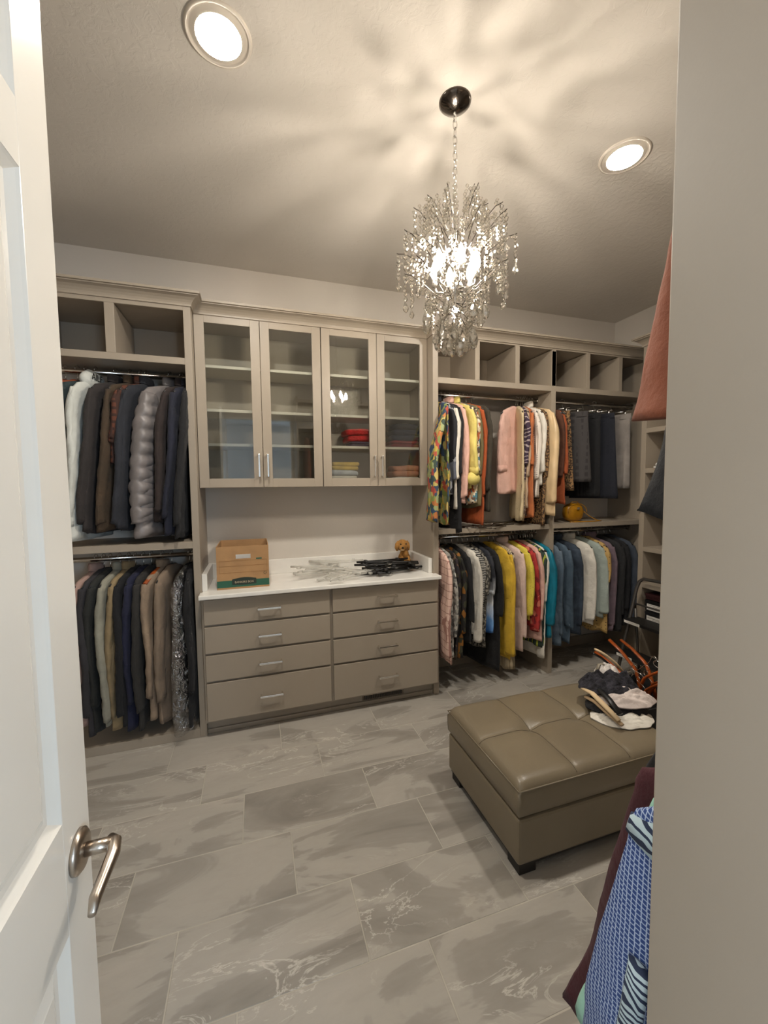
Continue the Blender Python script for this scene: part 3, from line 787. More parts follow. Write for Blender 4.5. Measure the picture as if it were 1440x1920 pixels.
RUST = cloth('rust_knit', '#9a4a22'); PALE = cloth('pale_grey_fleece', '#c6c7bf', .05); CHAR = cloth('charcoal_shell', '#3b3330')
OLIVE = cloth('olive_brown_shell', '#57432c'); SLATE = cloth('slate_navy', '#2c2e38'); NAVY = cloth('navy_fleece', '#20243a'); BLACK = cloth('black_cloth', '#131317')
PUFF = plain('grey_quilted_nylon', '#77716f', .42, 0, .06, 12, .35, 28, .006)
TEALG = cloth('dark_teal_knit', '#38484a')
L1 = [
 # label, mat, X, hem, kw
 ('rust orange shirt on upper rod against the white door', RUST, -1.135, 1.60, dict(sl=.30)),
 ('bright rust knit top on upper rod next to pale hoodie', RUST, -1.075, 1.72, dict(sl=.25)),
 ('dark teal knit sweater on upper rod behind pale hoodie', TEALG, -1.030, 1.34, dict(sl=.5)),
 ('charcoal brown rain jacket between pale hoodie and olive jacket', CHAR, -.880, 1.317, dict(name='jacket', cat='jacket', collar=True, tk=.022)),
 ('olive brown work jacket between charcoal jacket and slate jacket', OLIVE, -.800, 1.330, dict(name='jacket', cat='jacket', collar=True, tk=.022)),
 ('rust and brown checked shirt behind the olive jacket', plaid_mat('rust_check', '#59301f', '#241814', 26, .4), -.745, 1.72, dict(collar=True, sl=.3)),
 ('slate navy jacket beside the grey quilted puffer', SLATE, -.715, 1.326, dict(name='jacket', cat='jacket', collar=True, tk=.022)),
 ('dark brown shirt hanging behind the quilted puffer', cloth('dark_brown', '#3a2a26'), -.520, 1.37, dict(collar=True)),
 ('navy fleece pullover with white zip cord next to side panel', NAVY, -.465, 1.279, dict(name='jacket', cat='jacket', collar=True, tk=.026, th=.22)),
 ('black hooded jacket squeezed against the closet side panel', BLACK, -.408, 1.262, dict(name='jacket', cat='jacket', tk=.018, th=.05)),
]
for lab, m, X, hem, kw in [(a, b, c+.030, d, e) for a, b, c, d, e in L1]:
    d = dict(th=.33, group=G1, hw=.225, sl=.74, shear=-.085); d.update(hLU); d.update(kw); g = top(lab, m, X, hem, LU, **d)
    if 'zip cord' in lab:
        MB().tube([g.P(.115, -.036, -.10), g.P(.13, -.038, -.16), g.P(.15, -.038, -.24)], .0022, 6).build('zip_cord', PAPERW, g.root, smooth=True)
g = top('pale grey hoodie with lettered collar on upper rod beside charcoal jacket', PALE, -.926, 1.281, LU, hw=.235, sl=.74, th=.20, shear=-.07, tk=.024, name='hoodie', cat='hoodie', group=G1, collar=True, cuff=PALE, **hLU)
def lettering(txt, g, size, u, n, z, mat, parent):
    c = bpy.data.curves.new('lettering', 'FONT'); c.body = txt; c.size = size; c.align_x = 'CENTER'; c.extrude = .0008
    t = bpy.data.objects.new('tmp', c); col.objects.link(t); dg = bpy.context.evaluated_depsgraph_get(); me = bpy.data.meshes.new_from_object(t.evaluated_get(dg))
    bpy.data.objects.remove(t); return me
me = lettering('AILF', None, .055, 0, 0, 0, None, None); me.materials.clear(); me.materials.append(BLACKPL)
lt = bpy.data.objects.new('lettering', me); col.objects.link(lt); lt.parent = g.root
ax = -g.u; nz = Vector((0, 0, 1)); nn = ax.cross(nz)
hood = MB()
for_r = []
for i in range(9):
    t = i/8; rr = .055+.03*math.sin(PI*t); 
    for_r.append([g.P(.06+.085*math.cos(2*PI*j/20)*math.sin(PI*(.12+.8*t)), .040*math.sin(2*PI*j/20)*math.sin(PI*(.12+.8*t)), -.135+.115*t) for j in range(20)])
hood.loft(for_r); hood.build('hood', PALE, g.root, smooth=True)
p0 = g.P(.07, -.043, -.085)-Vector(ORG[g.root.name])
face = g.n if g.n.x > 0 else -g.n
xax = Vector((0, 0, 1)).cross(face).normalized()
lt.matrix_local = Matrix.Translation(p0) @ Matrix((xax, Vector((0, 0, 1)), face)).transposed().to_4x4()
g.buttons(BLACKPL, 1, -.93, .1, .16, -.030)
g = top('grey quilted puffer jacket on upper rod with horizontal stitching', PUFF, -.600, 1.285, LU, hw=.235, hwh=.245, sl=.72, th=.55, shear=-.06, tk=.040, name='puffer_jacket', cat='jacket', group=G1, collar=True, puff=.60, fold=.003, r0=.075, r1=.066, flat=.6, **hLU)

TAUPE = cloth('taupe_twill', '#8c7964'); LTGREY = cloth('light_grey_olive', '#8b8878'); TAN = cloth('tan_linen', '#877454')
L2 = [
 ('pale pink shirt edge on lower rod beside the white door', cloth('dusty_pink', '#a08478'), -.990, .215, dict(collar=True)),
 ('dark grey blazer on lower rod nearest the white door', cloth('dark_grey_wool', '#3c3a3d'), -.950, .151, dict(name='blazer', cat='jacket')),
 ('charcoal green suit jacket on lower rod beside dark grey blazer', cloth('charcoal_green', '#2e302c'), -.915, .150, dict(name='blazer', cat='jacket')),
 ('light grey olive jacket with long sleeve on lower rod', LTGREY, -.865, .187, dict(name='jacket', cat='jacket', collar=True)),
 ('tan linen shirt on lower rod between grey jacket and black jacket', TAN, -.815, .160, dict(collar=True)),
 ('black suit jacket on lower rod next to navy blazer', BLACK, -.780, .177, dict(name='blazer', cat='jacket')),
 ('deep navy blazer on lower rod between black jackets', cloth('deep_navy', '#1f2344'), -.735, .140, dict(name='blazer', cat='jacket')),
 ('dark grey suit jacket on lower rod beside taupe jacket', cloth('suit_grey', '#35322f'), -.690, .135, dict(name='blazer', cat='jacket')),
 ('taupe twill jacket with rust hanger on lower rod', TAUPE, -.635, .187, dict(name='jacket', cat='jacket', th=.30, collar=True, tk=.026, hang='wood')),
 ('greyish tan shirt tucked behind the taupe jacket', cloth('grey_tan', '#7d6c5a'), -.575, .131, dict()),
 ('bagged black dinner jacket inside a clear plastic cover', BLACK, -.470, .20, dict(name='suit_jacket', cat='jacket', th=.25, tk=.03)),
 ('black coat pressed against closet side panel on lower rod', BLACK, -.405, .10, dict(name='coat', cat='coat', tk=.014, th=.03)),
]
for lab, m, X, hem, kw in L2:
    d = dict(th=.26, group=G2, hw=.222, sl=.72); d.update(hLL); d.update(kw); g = top(lab, m, X, hem, LL, **d)
    if 'plastic cover' in lab:
        bag = Garment('garment_bag', 'clear crinkled plastic garment bag over the bagged black dinner jacket', 'garment bag', tuple(g.o), -1, .25, None)
        t = NT('crinkled_plastic_film'); tr = t.n('ShaderNodeBsdfTransparent'); gl = t.n('ShaderNodeBsdfGlossy'); gl.inputs['Roughness'].default_value = .12
        v = t.coord(); b = t.n('ShaderNodeBump'); b.inputs['Strength'].default_value = 1.0; b.inputs['Distance'].default_value = .05
        t.l(t.noise(v, 16, 3, .6, 1.5).outputs[0], b.inputs['Height']); t.l(b.outputs[0], gl.inputs['Normal'])
        mx = t.n('ShaderNodeMixShader'); mx.inputs[0].default_value = .32; t.l(tr.outputs[0], mx.inputs[1]); t.l(gl.outputs[0], mx.inputs[2]); t.l(mx.outputs[0], t.out.inputs[0]); t.t.nodes.remove(t.p)
        bag.body(t.m, .250, .260, 1.02, .055, 77, fold=.010, nf=5, name='film')

FLORAL = patch_mat('bright_floral', ['#b9a048', '#34465c', '#a8483a', '#7f8d4a', '#c9b26a', '#3a4a40', '#b8723f', '#96a070', '#2f4560', '#b9a860'], 34, 1.0)
ROSE = patch_mat('black_rose_print', ['#17181d', '#15161b', '#1a1b22', '#565a66', '#17181d', '#8b8d92'], 20, .9)
PINK = cloth('pale_pink', '#d6aa9b', .06); YELL = cloth('lemon_yellow', '#d0c06c', .05); WHITE = cloth('white_cotton', '#d8d2c6', .05)
MULTI = patch_mat('small_multicolour_print', ['#c9b491', '#4d7a86', '#a5562f', '#e0d6bf', '#5a4a3d'], 60, .6)
OLV = cloth('olive_knit', '#6b5f3c'); ORNG = cloth('burnt_orange', '#a04a1c'); DKOL = cloth('dark_olive', '#4a4030')
LACE = spot_mat('cream_lace', '#cbb893', '#8d7a58', 55, .10, .16)
PURP = stripe_mat('purple_stripe', '#3a2a3c', '#a99a98', 28, .25, 2, .12); TERRA = cloth('terracotta', '#b5683a')
DOTS = spot_mat('white_with_dark_dots', '#d9cfc2', '#d9cfc2', 62, .22, .23, .0, core='#4a3440')
LEOP = spot_mat('leopard_print', '#8c6b45', '#21170f', 75, .30, .52, 1.0, core='#5b4028')
CREAM = plain('cream_satin', '#cdb28a', .38, 0, .05, 9, .3, 12, .01); BRN = cloth('brown_suede', '#6a3a1e')
TAUP2 = patch_mat('taupe_snake_print', ['#8a7659', '#7a684d', '#9b8768', '#6d5b45'], 70, .5)
U1 = [
 ('bright multicolour floral blouse overlapping the panel beside glass cabinet', FLORAL, 1.300, 1.290, dict(th=.12, sides=(1,), sl=.84, nofs=.105, lean=.035, flat=.30, tk=.014, hw=.29, hwh=.30, r0=.070, r1=.085)),
 ('black blouse with grey rose print on upper rod', ROSE, 1.372, 1.485, dict(sl=.5, collar=True)),
 ('white shirt edged in black on upper rod by the rose blouse', stripe_mat('white_black_edge', '#d8d2c6', '#26242a', 5.2, .3, 1), 1.405, 1.40, dict(sl=.5)),
 ('long black tunic hanging below the rose blouse', BLACK, 1.435, 1.205, dict(hw=.21, sl=.45)),
 ('pale pink shirt on upper rod beside the yellow shirt', PINK, 1.475, 1.424, dict(sl=.60, collar=True)),
 ('lemon yellow shirt with rolled sleeve on upper rod', YELL, 1.530, 1.531, dict(sl=.50, collar=True, r0=.06, r1=.055, cuff=YELL, lean=.05)),
 ('small multicolour print blouse on upper rod behind yellow shirt', MULTI, 1.562, 1.422, dict(sl=.45)),
 ('olive knit top on upper rod between print blouse and orange dress', OLV, 1.595, 1.396, dict(sl=.5)),
 ('burnt orange long cardigan on upper rod', ORNG, 1.630, 1.273, dict(sl=.6, hw=.215)),
 ('dark olive jacket closing the first group on upper rod', DKOL, 1.678, 1.370, dict(name='jacket', cat='jacket', sl=.62, tk=.026)),
 ('pale pink blouse with pearl buttons and tied cuffs facing the room', cloth('blush_blouse', '#dcb2a3', .05), 1.870, 1.50, dict(th=1.19, sl=.48, tk=.03, hw=.21, hwh=.235, r0=.07, r1=.06, cuff=PINK, neck=.075)),
 ('cream lace dress with scalloped hem behind the pink blouse', LACE, 1.985, 1.285, dict(name='dress', cat='dress', th=.45, sl=0, hwh=.235)),
 ('purple striped top on upper rod behind the cream lace', PURP, 2.015, 1.321, dict(th=0.419, sl=.4)),
 ('beige plain blouse on upper rod between purple and terracotta tops', cloth('beige_crepe', '#b79d83'), 2.035, 1.38, dict(th=0.419, sl=.5)),
 ('terracotta long top on upper rod in the second group', TERRA, 2.062, 1.301, dict(th=0.357, sl=.4)),
 ('white blouse with dark dots on upper rod', DOTS, 2.110, 1.472, dict(th=0.217, sl=.52)),
 ('plain white shirt on upper rod beside the dotted blouse', WHITE, 2.150, 1.55, dict(th=0.120, sl=.48, collar=True)),
 ('leopard print long blouse on upper rod next to cream satin', LEOP, 2.190, 1.237, dict(th=0.048, sl=.5)),
]
for lab, m, X, hem, kw in U1:
    d = dict(th=-.15, group=G3, hw=.22); d.update(hRU); d.update(kw); g = top(lab, m, X, hem, RU, **d)
    if 'pearl' in lab: g.buttons(plain('pearl', '#e6ddd0', .2), 6, -.13, .055, .0, -.036)
    if 'lemon' in lab:
        MB().ellipsoid(g.P(.235, .01, -.66), .055, .05, .05, 14, 9).build('rolled_cuff', YELL, g.root, smooth=True)
d = dict(group=G3); d.update(hRU)
top('cream satin blouse with full sleeve against the closet center panel', CREAM, 2.228, 1.326, RU, hw=.255, hwh=.26, th=-.10, sl=.72, tk=.014, r0=.085, r1=.06, **d)
top('brown suede jacket on upper rod just past the center panel', BRN, 2.345, 1.62, RU, th=-.1, sl=.5, hw=.215, name='jacket', cat='jacket', **d)
top('rust long top on upper rod behind brown suede jacket', RUST, 2.375, 1.40, RU, th=-.1, sl=.5, hw=.20, **d)

# skirts and trousers on clip hangers
def skirt(label, mat, X, hem, rodp, hw, hwh, th, name='skirt', cat='skirt', tk=.02, legs=False, top=-.105, fold=.012, nf=4):
    GI[0] += 1; yr, zr = rodp; rx = X+math.sin(th)*hw
    g = Garment(name, label, cat, (rx, yr, zr+.0145), -1, th, 'skirts and trousers on clip hangers')
    R = random.Random(GI[0]); ph = R.uniform(0, 6)
    def slab(u0, u1, h0, h1, L, nm, mt, t0, t1, z0):
        N = 34; rings = []
        K = 16
        for i in range(K+1):
            t = i/K; ring = []
            c = (u0+u1)/2; hwid = h0+(h1-h0)*t
            for j in range(N):
                a = 2*PI*j/N; uu = sgp(math.cos(a), .6)*hwid; n = sgp(math.sin(a), .6)*(t0+(t1-t0)*t)
                n += fold*t*math.sin(nf*uu/max(h0, .01)*PI*.6+ph); ring.append(g.P(c+uu, n, z0-L*t))
            rings.append(ring)
        return MB().loft(rings).build(nm, mt, g.root, smooth=True)
    L = zr+.0145+top-hem
    slab(0, 0, hw, hw*1.01, .045, 'waistband', mat, .011, .012, top)
    if legs:
        for s in (-1, 1): slab(s*hw*.48, s*hw*.48, hw*.50, hwh*.46, L-.04, 'leg', mat, .014, tk, top-.035)
    else: slab(0, 0, hw, hwh, L-.04, 'body', mat, .012, tk, top-.035)
    hanger('clip', (rx, yr, zr+.0165), -th, 'chrome clip hanger gripping the '+short(label), 'chrome clip hangers')
    return g
skirt('leopard print skirt on clip hanger', LEOP, 2.48, 1.505, RU, .155, .20, -.45)
skirt('dark grey checked skirt on clip hanger in front of navy trousers', plaid_mat('dark_grey_check', '#2e2b2b', '#413d3c', 18, .4), 2.64, 1.575, RU, .20, .235, -.62, tk=.03)
skirt('black trousers folded on clip hanger behind checked skirt', BLACK, 2.80, 1.45, RU, .15, .17, -.40, 'trousers', 'trousers', legs=True)
skirt('navy pleated skirt on clip hanger beside grey trousers', cloth('navy_pleats', '#1d2130'), 2.93, 1.43, RU, .17, .21, -.40)
skirt('light grey trousers with belt loops at the end of upper rod', cloth('light_grey_twill', '#8f8780'), 3.10, 1.515, RU, .17, .19, -.25, 'trousers', 'trousers', legs=True)

# lower rod, right of the drawers
PLAIDP = plaid_mat('pink_windowpane', '#dcbaab', '#8a544a', 19, .09)
def tie_mat():
    t = NT('blue_tie_dye'); v = t.coord(); sp = t.n('ShaderNodeSeparateXYZ'); t.l(v, sp.inputs[0])
    q = t.math('ADD', t.math('MULTIPLY', sp.outputs[2], 1.6), t.math('MULTIPLY', t.noise(v, 10).outputs[0], .4))
    t.base(t.ramp(t.math('ADD', q, 1.0), [(.0, '#2f63a8'), (.18, '#6fa0d8'), (.35, '#d9dce0'), (.7, '#2a2c33')])); return t.done(.85)
U2 = [
 ('pink windowpane check shirt hanging beside the drawers', PLAIDP, 1.312, .261, dict(th=.06, sl=.72, flat=.22, tk=.014, hw=.275, collar=True, r0=.085, r1=.078)),
 ('grey and white print blouse behind the pink check shirt', patch_mat('grey_white_print', ['#8d8c86', '#c9c6bd', '#5b5a57', '#a5a39b'], 60, .5), 1.372, .271, dict()),
 ('dark autumn print dress on lower rod', patch_mat('dark_autumn', ['#1e1a1c', '#2a2224', '#3d3a2c', '#1b1a20', '#5a4434'], 40, .7), 1.415, .264, dict(name='dress', cat='dress')),
 ('dark olive floral blouse on lower rod by the autumn dress', patch_mat('dark_olive_floral', ['#1c1c18', '#3a3a28', '#201c1c', '#8a5a20', '#1c1c18'], 34, .6), 1.452, .255, dict()),
 ('plain black top on lower rod before the striped tops', BLACK, 1.508, .377, dict(sl=.5)),
 ('white blouse with long bell sleeve on lower rod', WHITE, 1.590, .42, dict(sl=.66, r0=.05, r1=.04, th=-.3)),
 ('black and white fine striped top on lower rod', stripe_mat('fine_stripe', '#1b1b1f', '#b9b5ac', 75, .45, 2, .05), 1.628, .435, dict(sl=.35, th=-.3)),
 ('grey geometric print top on lower rod under the striped top', patch_mat('grey_geo', ['#4a463f', '#8a857a', '#2d2b2a'], 90, .2), 1.652, .309, dict(sl=.3)),
 ('white to blue dip dyed top on lower rod', tie_mat(), 1.705, .427, dict(sl=.3)),
 ('long black dress on lower rod beside the yellow cardigan', BLACK, 1.765, .12, dict(name='dress', cat='dress', th=-.25, sl=.45)),
 ('mustard yellow long cardigan on lower rod', cloth('mustard', '#cba52e', .07), 1.868, .199, dict(name='cardigan', cat='cardigan', th=-.28, sl=.40, tk=.026, r0=.06, r1=.055)),
 ('beige fringed top showing below the yellow cardigan', stripe_mat('fringe_beige', '#b9a98c', '#7a6c55', 70, .35, 1), 1.905, .095, dict(sl=0, th=-.25)),
 ('blush blouse with white trim on lower rod', cloth('blush', '#d6bbae', .05), 1.985, .233, dict(th=-.25, sl=.68, collar=True)),
 ('yellow lace top with short sleeve between blush and red tops', spot_mat('yellow_lace', '#d6c34a', '#8a7a2a', 60, .12, .18), 2.050, .50, dict(sl=.48, lean=.05)),
 ('red floral blouse with long sleeve on lower rod', patch_mat('red_floral', ['#a52f2c', '#b5332f', '#7a2226', '#c9705a', '#a52f2c'], 38, .6), 2.105, .42, dict(th=-.3, sl=.62)),
 ('light pink shirt on lower rod behind the red floral blouse', PINK, 2.150, .30, dict()),
 ('dark green and lime striped top on lower rod', stripe_mat('lime_stripe', '#2c3c34', '#9aa23a', 22, .25, 1), 2.180, .254, dict(sl=.3)),
 ('white long top hanging by the closet center panel', WHITE, 2.205, .16, dict(sl=.4, tk=.014)),
 ('turquoise satin blouse at the center panel on lower rod', plain('turquoise_satin', '#0d6f86', .42, 0, .08, 9, .3, 20, .01), 2.240, .322, dict(hw=.25, th=-.05, sl=.55, tk=.014, r0=.075, r1=.06)),
 ('light denim jacket past the center panel on lower rod', denim_mat('light_denim', '#4a5a69', '#788794'), 2.352, .226, dict(name='denim_jacket', cat='jacket', sl=.70, th=-.25, collar=True)),
 ('mid blue denim shirt beside the light denim jacket', denim_mat('mid_denim', '#3c4c5a', '#5f7080'), 2.440, .253, dict(name='denim_shirt', collar=True, sl=.68, th=-.25)),
 ('dark denim jacket with frayed hem before the white jacket', denim_mat('dark_denim', '#26303d', '#465464'), 2.560, .302, dict(name='denim_jacket', cat='jacket', collar=True, sl=.66, th=-.45, tk=.03)),
 ('white denim jacket between dark denim and pale blue jackets', WHITE, 2.690, .372, dict(name='denim_jacket', cat='jacket', collar=True, sl=.60, th=-.42, tk=.028)),
 ('pale blue grey jacket with wide cuff on lower rod', cloth('pale_blue_grey', '#9da79f', .05), 2.800, .42, dict(name='jacket', cat='jacket', sl=.55, r0=.06, r1=.068, th=-.4)),
 ('tan top with black dots below the pale blue jacket', spot_mat('tan_dots', '#b8965a', '#b8965a', 42, .22, .23, .6, core='#221a14'), 2.835, .282, dict(sl=.3)),
 ('mauve hooded sweatshirt on lower rod toward the shoe shelves', cloth('mauve', '#6f5e66'), 2.920, .297, dict(name='sweatshirt', cat='sweatshirt', collar=True, sl=.64, th=-.40, tk=.028)),
 ('dark charcoal cardigan on lower rod after the mauve sweatshirt', cloth('dark_charcoal', '#2b2a2c'), 3.000, .268, dict(th=-.3)),
 ('black knit top on lower rod near the shoe shelves', BLACK, 3.070, .318, dict(th=-.3)),
 ('slate blue shirt at the far end of the lower rod', cloth('slate_blue', '#4a5260'), 3.130, .311, dict(th=-.25)),
]
for lab, m, X, hem, kw in U2:
    d = dict(th=-.18, group=G4, hw=.222, sl=.55); d.update(hRL); d.update(kw)
    g = top(lab, m, X, hem, RL, **d)
    if 'mustard' in lab:   # the long sleeve that is folded up at its end
        g.sleeve(m, .24, .78, 1, .05, .045, .03, .02, 3)
for i, x in enumerate((2.16, 2.185, 2.21, 2.235)):
    hanger('teal', (x, RL[0], RL[1]+.0165), .15, 'empty dark teal hanger on the lower rod by the center panel', 'empty dark teal hangers')

# ------------------------------------------------------------------ clothes in the closet beside the doorway
FU, FLW = (.25, 2.256), (.25, 1.158)
hFU = HL('upper rod beside the doorway'); hFL = HL('lower rod beside the doorway')
COAT = cloth('rust_brown_wool', '#84492f', .05)
g = Garment('coat', 'rust brown flared coat on upper rod beside the doorway', 'coat', (.660, .25, 2.2705), 1, .0, None)
g.body(COAT, .222, .320, .53, .026, 5, fold=.014, nf=1.7, wave=.005)
hanger('black', (.660, .25, 2.2725), 0, 'black slim hanger carrying the rust brown flared coat', hFU['hgroup'])
top('black dress hanging behind the rust brown coat on upper rod', BLACK, .725, 1.50, FU, hw=.235, hwh=.345, sl=0, front=1, th=0, name='dress', cat='dress', tk=.03, **hFU)
def dress_mat():
    t = NT('blue_lattice_print'); v = t.coord('Object', (0, 1, 1))
    vo = t.n('ShaderNodeTexVoronoi'); vo.feature = 'DISTANCE_TO_EDGE'; vo.inputs['Scale'].default_value = 115; vo.inputs['Randomness'].default_value = .18; t.l(v, vo.inputs['Vector'])
    t.base(t.ramp(vo.outputs['Distance'], [(0, '#b9c6dc'), (.085, '#9fb2d2'), (.14, '#2f4a86'), (.5, '#26407a')])); return t.done(.75)
WAVEP = stripe_mat('navy_wave_trim', '#b9cdd4', '#26324c', 62, .42, 2, .14)
g = Garment('dress', 'blue lattice print dress with wavy trim on lower rod beside the doorway', 'dress', (.600, .25, 1.1725), 1, .0, None)
DM = dress_mat()
g.body(DM, .250, .425, .93, .020, 9, fold=.014, nf=2.2, wave=.004)
N = 30
def trim_strip(us, zs, off, wd, nm='trim'):
    m = MB(); rings = []
    for u_, z_ in zip(us, zs):
        rings.append([g.P(u_-wd, off, z_), g.P(u_+wd, off, z_), g.P(u_+wd, off-.006, z_), g.P(u_-wd, off-.006, z_)])
    m.loft(rings); return m.build(nm, WAVEP, g.root, smooth=False)
YOKE = MB(); rings = []
for d, w_ in ((0, .05), (.012, .075), (.035, .13), (.075, .205), (.105, .250), (.135, .258)):
    rings.append([g.P(max(-.21, sgp(math.cos(2*PI*j/24), .8)*w_), sgp(math.sin(2*PI*j/24), .7)*.028, -.070-d) for j in range(24)])
YOKE.loft(rings); YOKE.build('yoke', WAVEP, g.root, smooth=True)
SLM = MB()
trimR = []
for i in range(10):
    t = i/9; trimR.append([g.P(.205+.07*t+.020*math.cos(2*PI*j/8), -.026-.004*t+.008*math.sin(2*PI*j/8), -.40-.56*t) for j in range(8)])
MB().loft(trimR).build('wave_panel', WAVEP, g.root, smooth=True)
hanger('black', (.600, .25, 1.1745), 0, 'black slim hanger carrying the blue lattice print dress', hFL['hgroup'])
MINT = cloth('mint_green', '#9fd0bd', .04)
top('mint green blouse between the blue dress and maroon robe', MINT, .648, .40, FLW, hw=.258, hwh=.41, sl=0, front=1, name='blouse', cat='blouse', tk=.012, **hFL)
top('maroon velvet robe behind the blue lattice dress', cloth('maroon_velvet', '#5a1524', .08), .700, .30, FLW, hw=.325, hwh=.492, sl=0, front=1, name='robe', cat='robe', tk=.022, **hFL)
top('black ribbed sweater behind the maroon robe', BLACK, .80, .35, FLW, hw=.36, hwh=.37, sl=.4, front=1, name='sweater', cat='sweater', tk=.025, drop=.03, **hFL)

# ------------------------------------------------------------------ things on the counter
def carton():
    x0, x1, y0, y1, z0, z1 = -.243, .073, 2.700, 3.055, .9205, 1.192; t = .005
    u = thing('cardboard_box', 'open brown cardboard file box with green base band on the counter', 'box', (-.085, 2.87, z0))
    # front with a hand hole
    def panel_with_hole(y, nm):
        hx0, hx1, hz0, hz1 = -.128, -.038, 1.112, 1.140; m = MB()
        for a, b, c, d in ((x0, x1, z0, hz0), (x0, x1, hz1, z1), (x0, hx0, hz0, hz1), (hx1, x1, hz0, hz1)): m.box(a, b, y, y+t, c, d)
        return m.build(nm, CARD, u)
    f = panel_with_hole(y0, 'front_panel'); panel_with_hole(y1-t, 'back_panel')
    for a in (x0, x1-t): MB().box(a, a+t, y0+t, y1-t, z0, z1).build('side_panel', CARD, u)
    MB().box(x0+t, x1-t, y0+t, y1-t, z0, z0+t).build('bottom', CARD, u)
    e = .0006
    MB().box(x0, x1, y0-e, y0, z0+.012, z0+.055).build('green_band', GREENP, f)
    mm = MB(); mm.loft([[(-.154+.147*i/12, y, (.982+.010*math.sin(PI*i/12)) if k else (.948-.004*math.sin(PI*i/12))) for k in (0, 1) for i in (range(13) if not k else range(12, -1, -1))] for y in (y0-.0012, y0-.0004)])
    pl = mm.build('logo_plate', DKPRINT, f)
    me = lettering('BANKERS BOX', None, .0175, 0, 0, 0, None, None); me.materials.clear(); me.materials.append(PALEPRINT)
    o = bpy.data.objects.new('lettering', me); col.objects.link(o); o.parent = pl
    o.location = Vector((-.0805, y0-.0018, .957))-Vector(ORG[u.name]); o.rotation_euler = (PI/2, 0, 0)
    ink = plain('brown_ink', '#8a6238', .85)
    for z in (1.100, 1.066, 1.024): MB().box(x0+.015, x1-.012, y0-e, y0, z, z+.0016).build('printed_line', ink, f)
    for x in (x0+.015, x1-.0135): MB().box(x, x+.0016, y0-e, y0, 1.024, 1.1016).build('printed_line', ink, f)
    MB().box(-.005, .030, y0-e, y0, 1.104, 1.113).build('printed_mark', GREENP, f)
    # recycling triangle
    tri = MB(); c = Vector((.048, y0-e, 1.012))
    for k in range(3):
        a, b = PI/2+k*2*PI/3, PI/2+(k+.72)*2*PI/3
        tri.tube([c+Vector((.010*math.cos(a), 0, .010*math.sin(a))), c+Vector((.010*math.cos(b), 0, .010*math.sin(b)))], .0013, 5)
    tri.build('recycling_mark', DKPRINT, f)
    p = thing('paper_sheets', 'white papers standing inside the cardboard file box', 'papers', (-.085, 2.80, .93))
    for k in range(5): MB().box(x0+.02, x1-.02, 2.76+k*.02, 2.7605+k*.02+.001, z0+t+.0005, 1.128+.003*(k % 2)).build('sheet', PAPERW, p)
carton()
def toy_dog():
    bx, by, z = 1.105, 2.975, .9205
    FUR = plain('golden_plush', '#b58345', .95, 0, .12, 30, .6, 120, .006); CRM = plain('cream_plush', '#d9b98a', .95, 0, .08, 30, .6, 120, .006)
    u = thing('toy_dog', 'golden plush puppy toy sitting in the counter corner', 'toy', (bx, by, z))
    # faces the room, looking a little to the left
    m = MB(); E = lambda x, y, h, a, b, c: m.ellipsoid((bx+x, by+y, z+h), a, b, c, 18, 12)
    E(.018, .02, .062, .050, .052, .060); E(.010, -.005, .105, .036, .036, .045)          # body, chest
    E(-.012, -.022, .178, .048, .046, .046); E(-.026, -.060, .162, .026, .030, .023)       # head, muzzle
    for sx in (-1, 1):
        E(.006+sx*.030, -.035, .045, .016, .018, .047); E(.004+sx*.032, -.052, .012, .018, .024, .0125)
        E(.022+sx*.052, .0, .022, .024, .042, .022)
    m.tube([(bx+.06, by+.04, z+.02), (bx+.085, by+.03, z+.02), (bx+.095, by+.005, z+.025)], [.012, .012, .009], 8)
    b = m.build('body', FUR, u, smooth=True)
    r = b.modifiers.new('remesh', 'REMESH'); r.mode = 'VOXEL'; r.voxel_size = .005; r.use_smooth_shade = True
    sm = b.modifiers.new('smooth', 'SMOOTH'); sm.factor = .5; sm.iterations = 4
    for sx, hx in ((-1, -.058), (1, .036)):
        e = MB(); e.tube([(bx+hx*.75, by-.018, z+.212), (bx+hx, by-.022, z+.190), (bx+hx*1.06, by-.026, z+.160), (bx+hx*.98, by-.028, z+.135)], [.010, .019, .021, .012], 10, True, .5); e.build('ear', FUR, u, smooth=True)
    n = MB(); n.ellipsoid((bx-.034, by-.090, z+.168), .0095, .007, .0075, 12, 8); n.build('nose', BLACKPL, u, smooth=True)
    for x in (-.040, .004): k = MB(); k.ellipsoid((bx+x, by-.062, z+.192), .006, .005, .0065, 10, 8); k.build('eye', BLACKPL, u, smooth=True)
    k = MB(); k.ellipsoid((bx-.028, by-.070, z+.150), .018, .018, .010, 12, 8); k.build('muzzle_patch', CRM, u, smooth=True)
toy_dog()
R = random.Random(21)
for i in range(9):
    x, y = .45+.20*R.random(), 2.80+.14*R.random(); a = R.uniform(-.8, .8)+PI/2*(1 if i % 2 else -1); y += .0 if i % 2 else -.0
    hanger('clear', (x, y, .930+i*.0085), 0, 'clear plastic hanger in the loose heap on the counter', 'clear hangers heaped on the counter', rot=(0, PI/2+R.uniform(-.06, .06), a))
for i in range(9):
    x, y = .90+.08*R.random(), 2.72+.05*R.random(); a = R.uniform(-.35, .35)-PI/2
    if i % 2: a += PI; y += .17
    hanger('loose', (x, y, .930+i*.0085), 0, 'loose black hanger in the heap beside the toy dog', 'black hangers heaped on the counter', rot=(0, PI/2+R.uniform(-.06, .06), a))

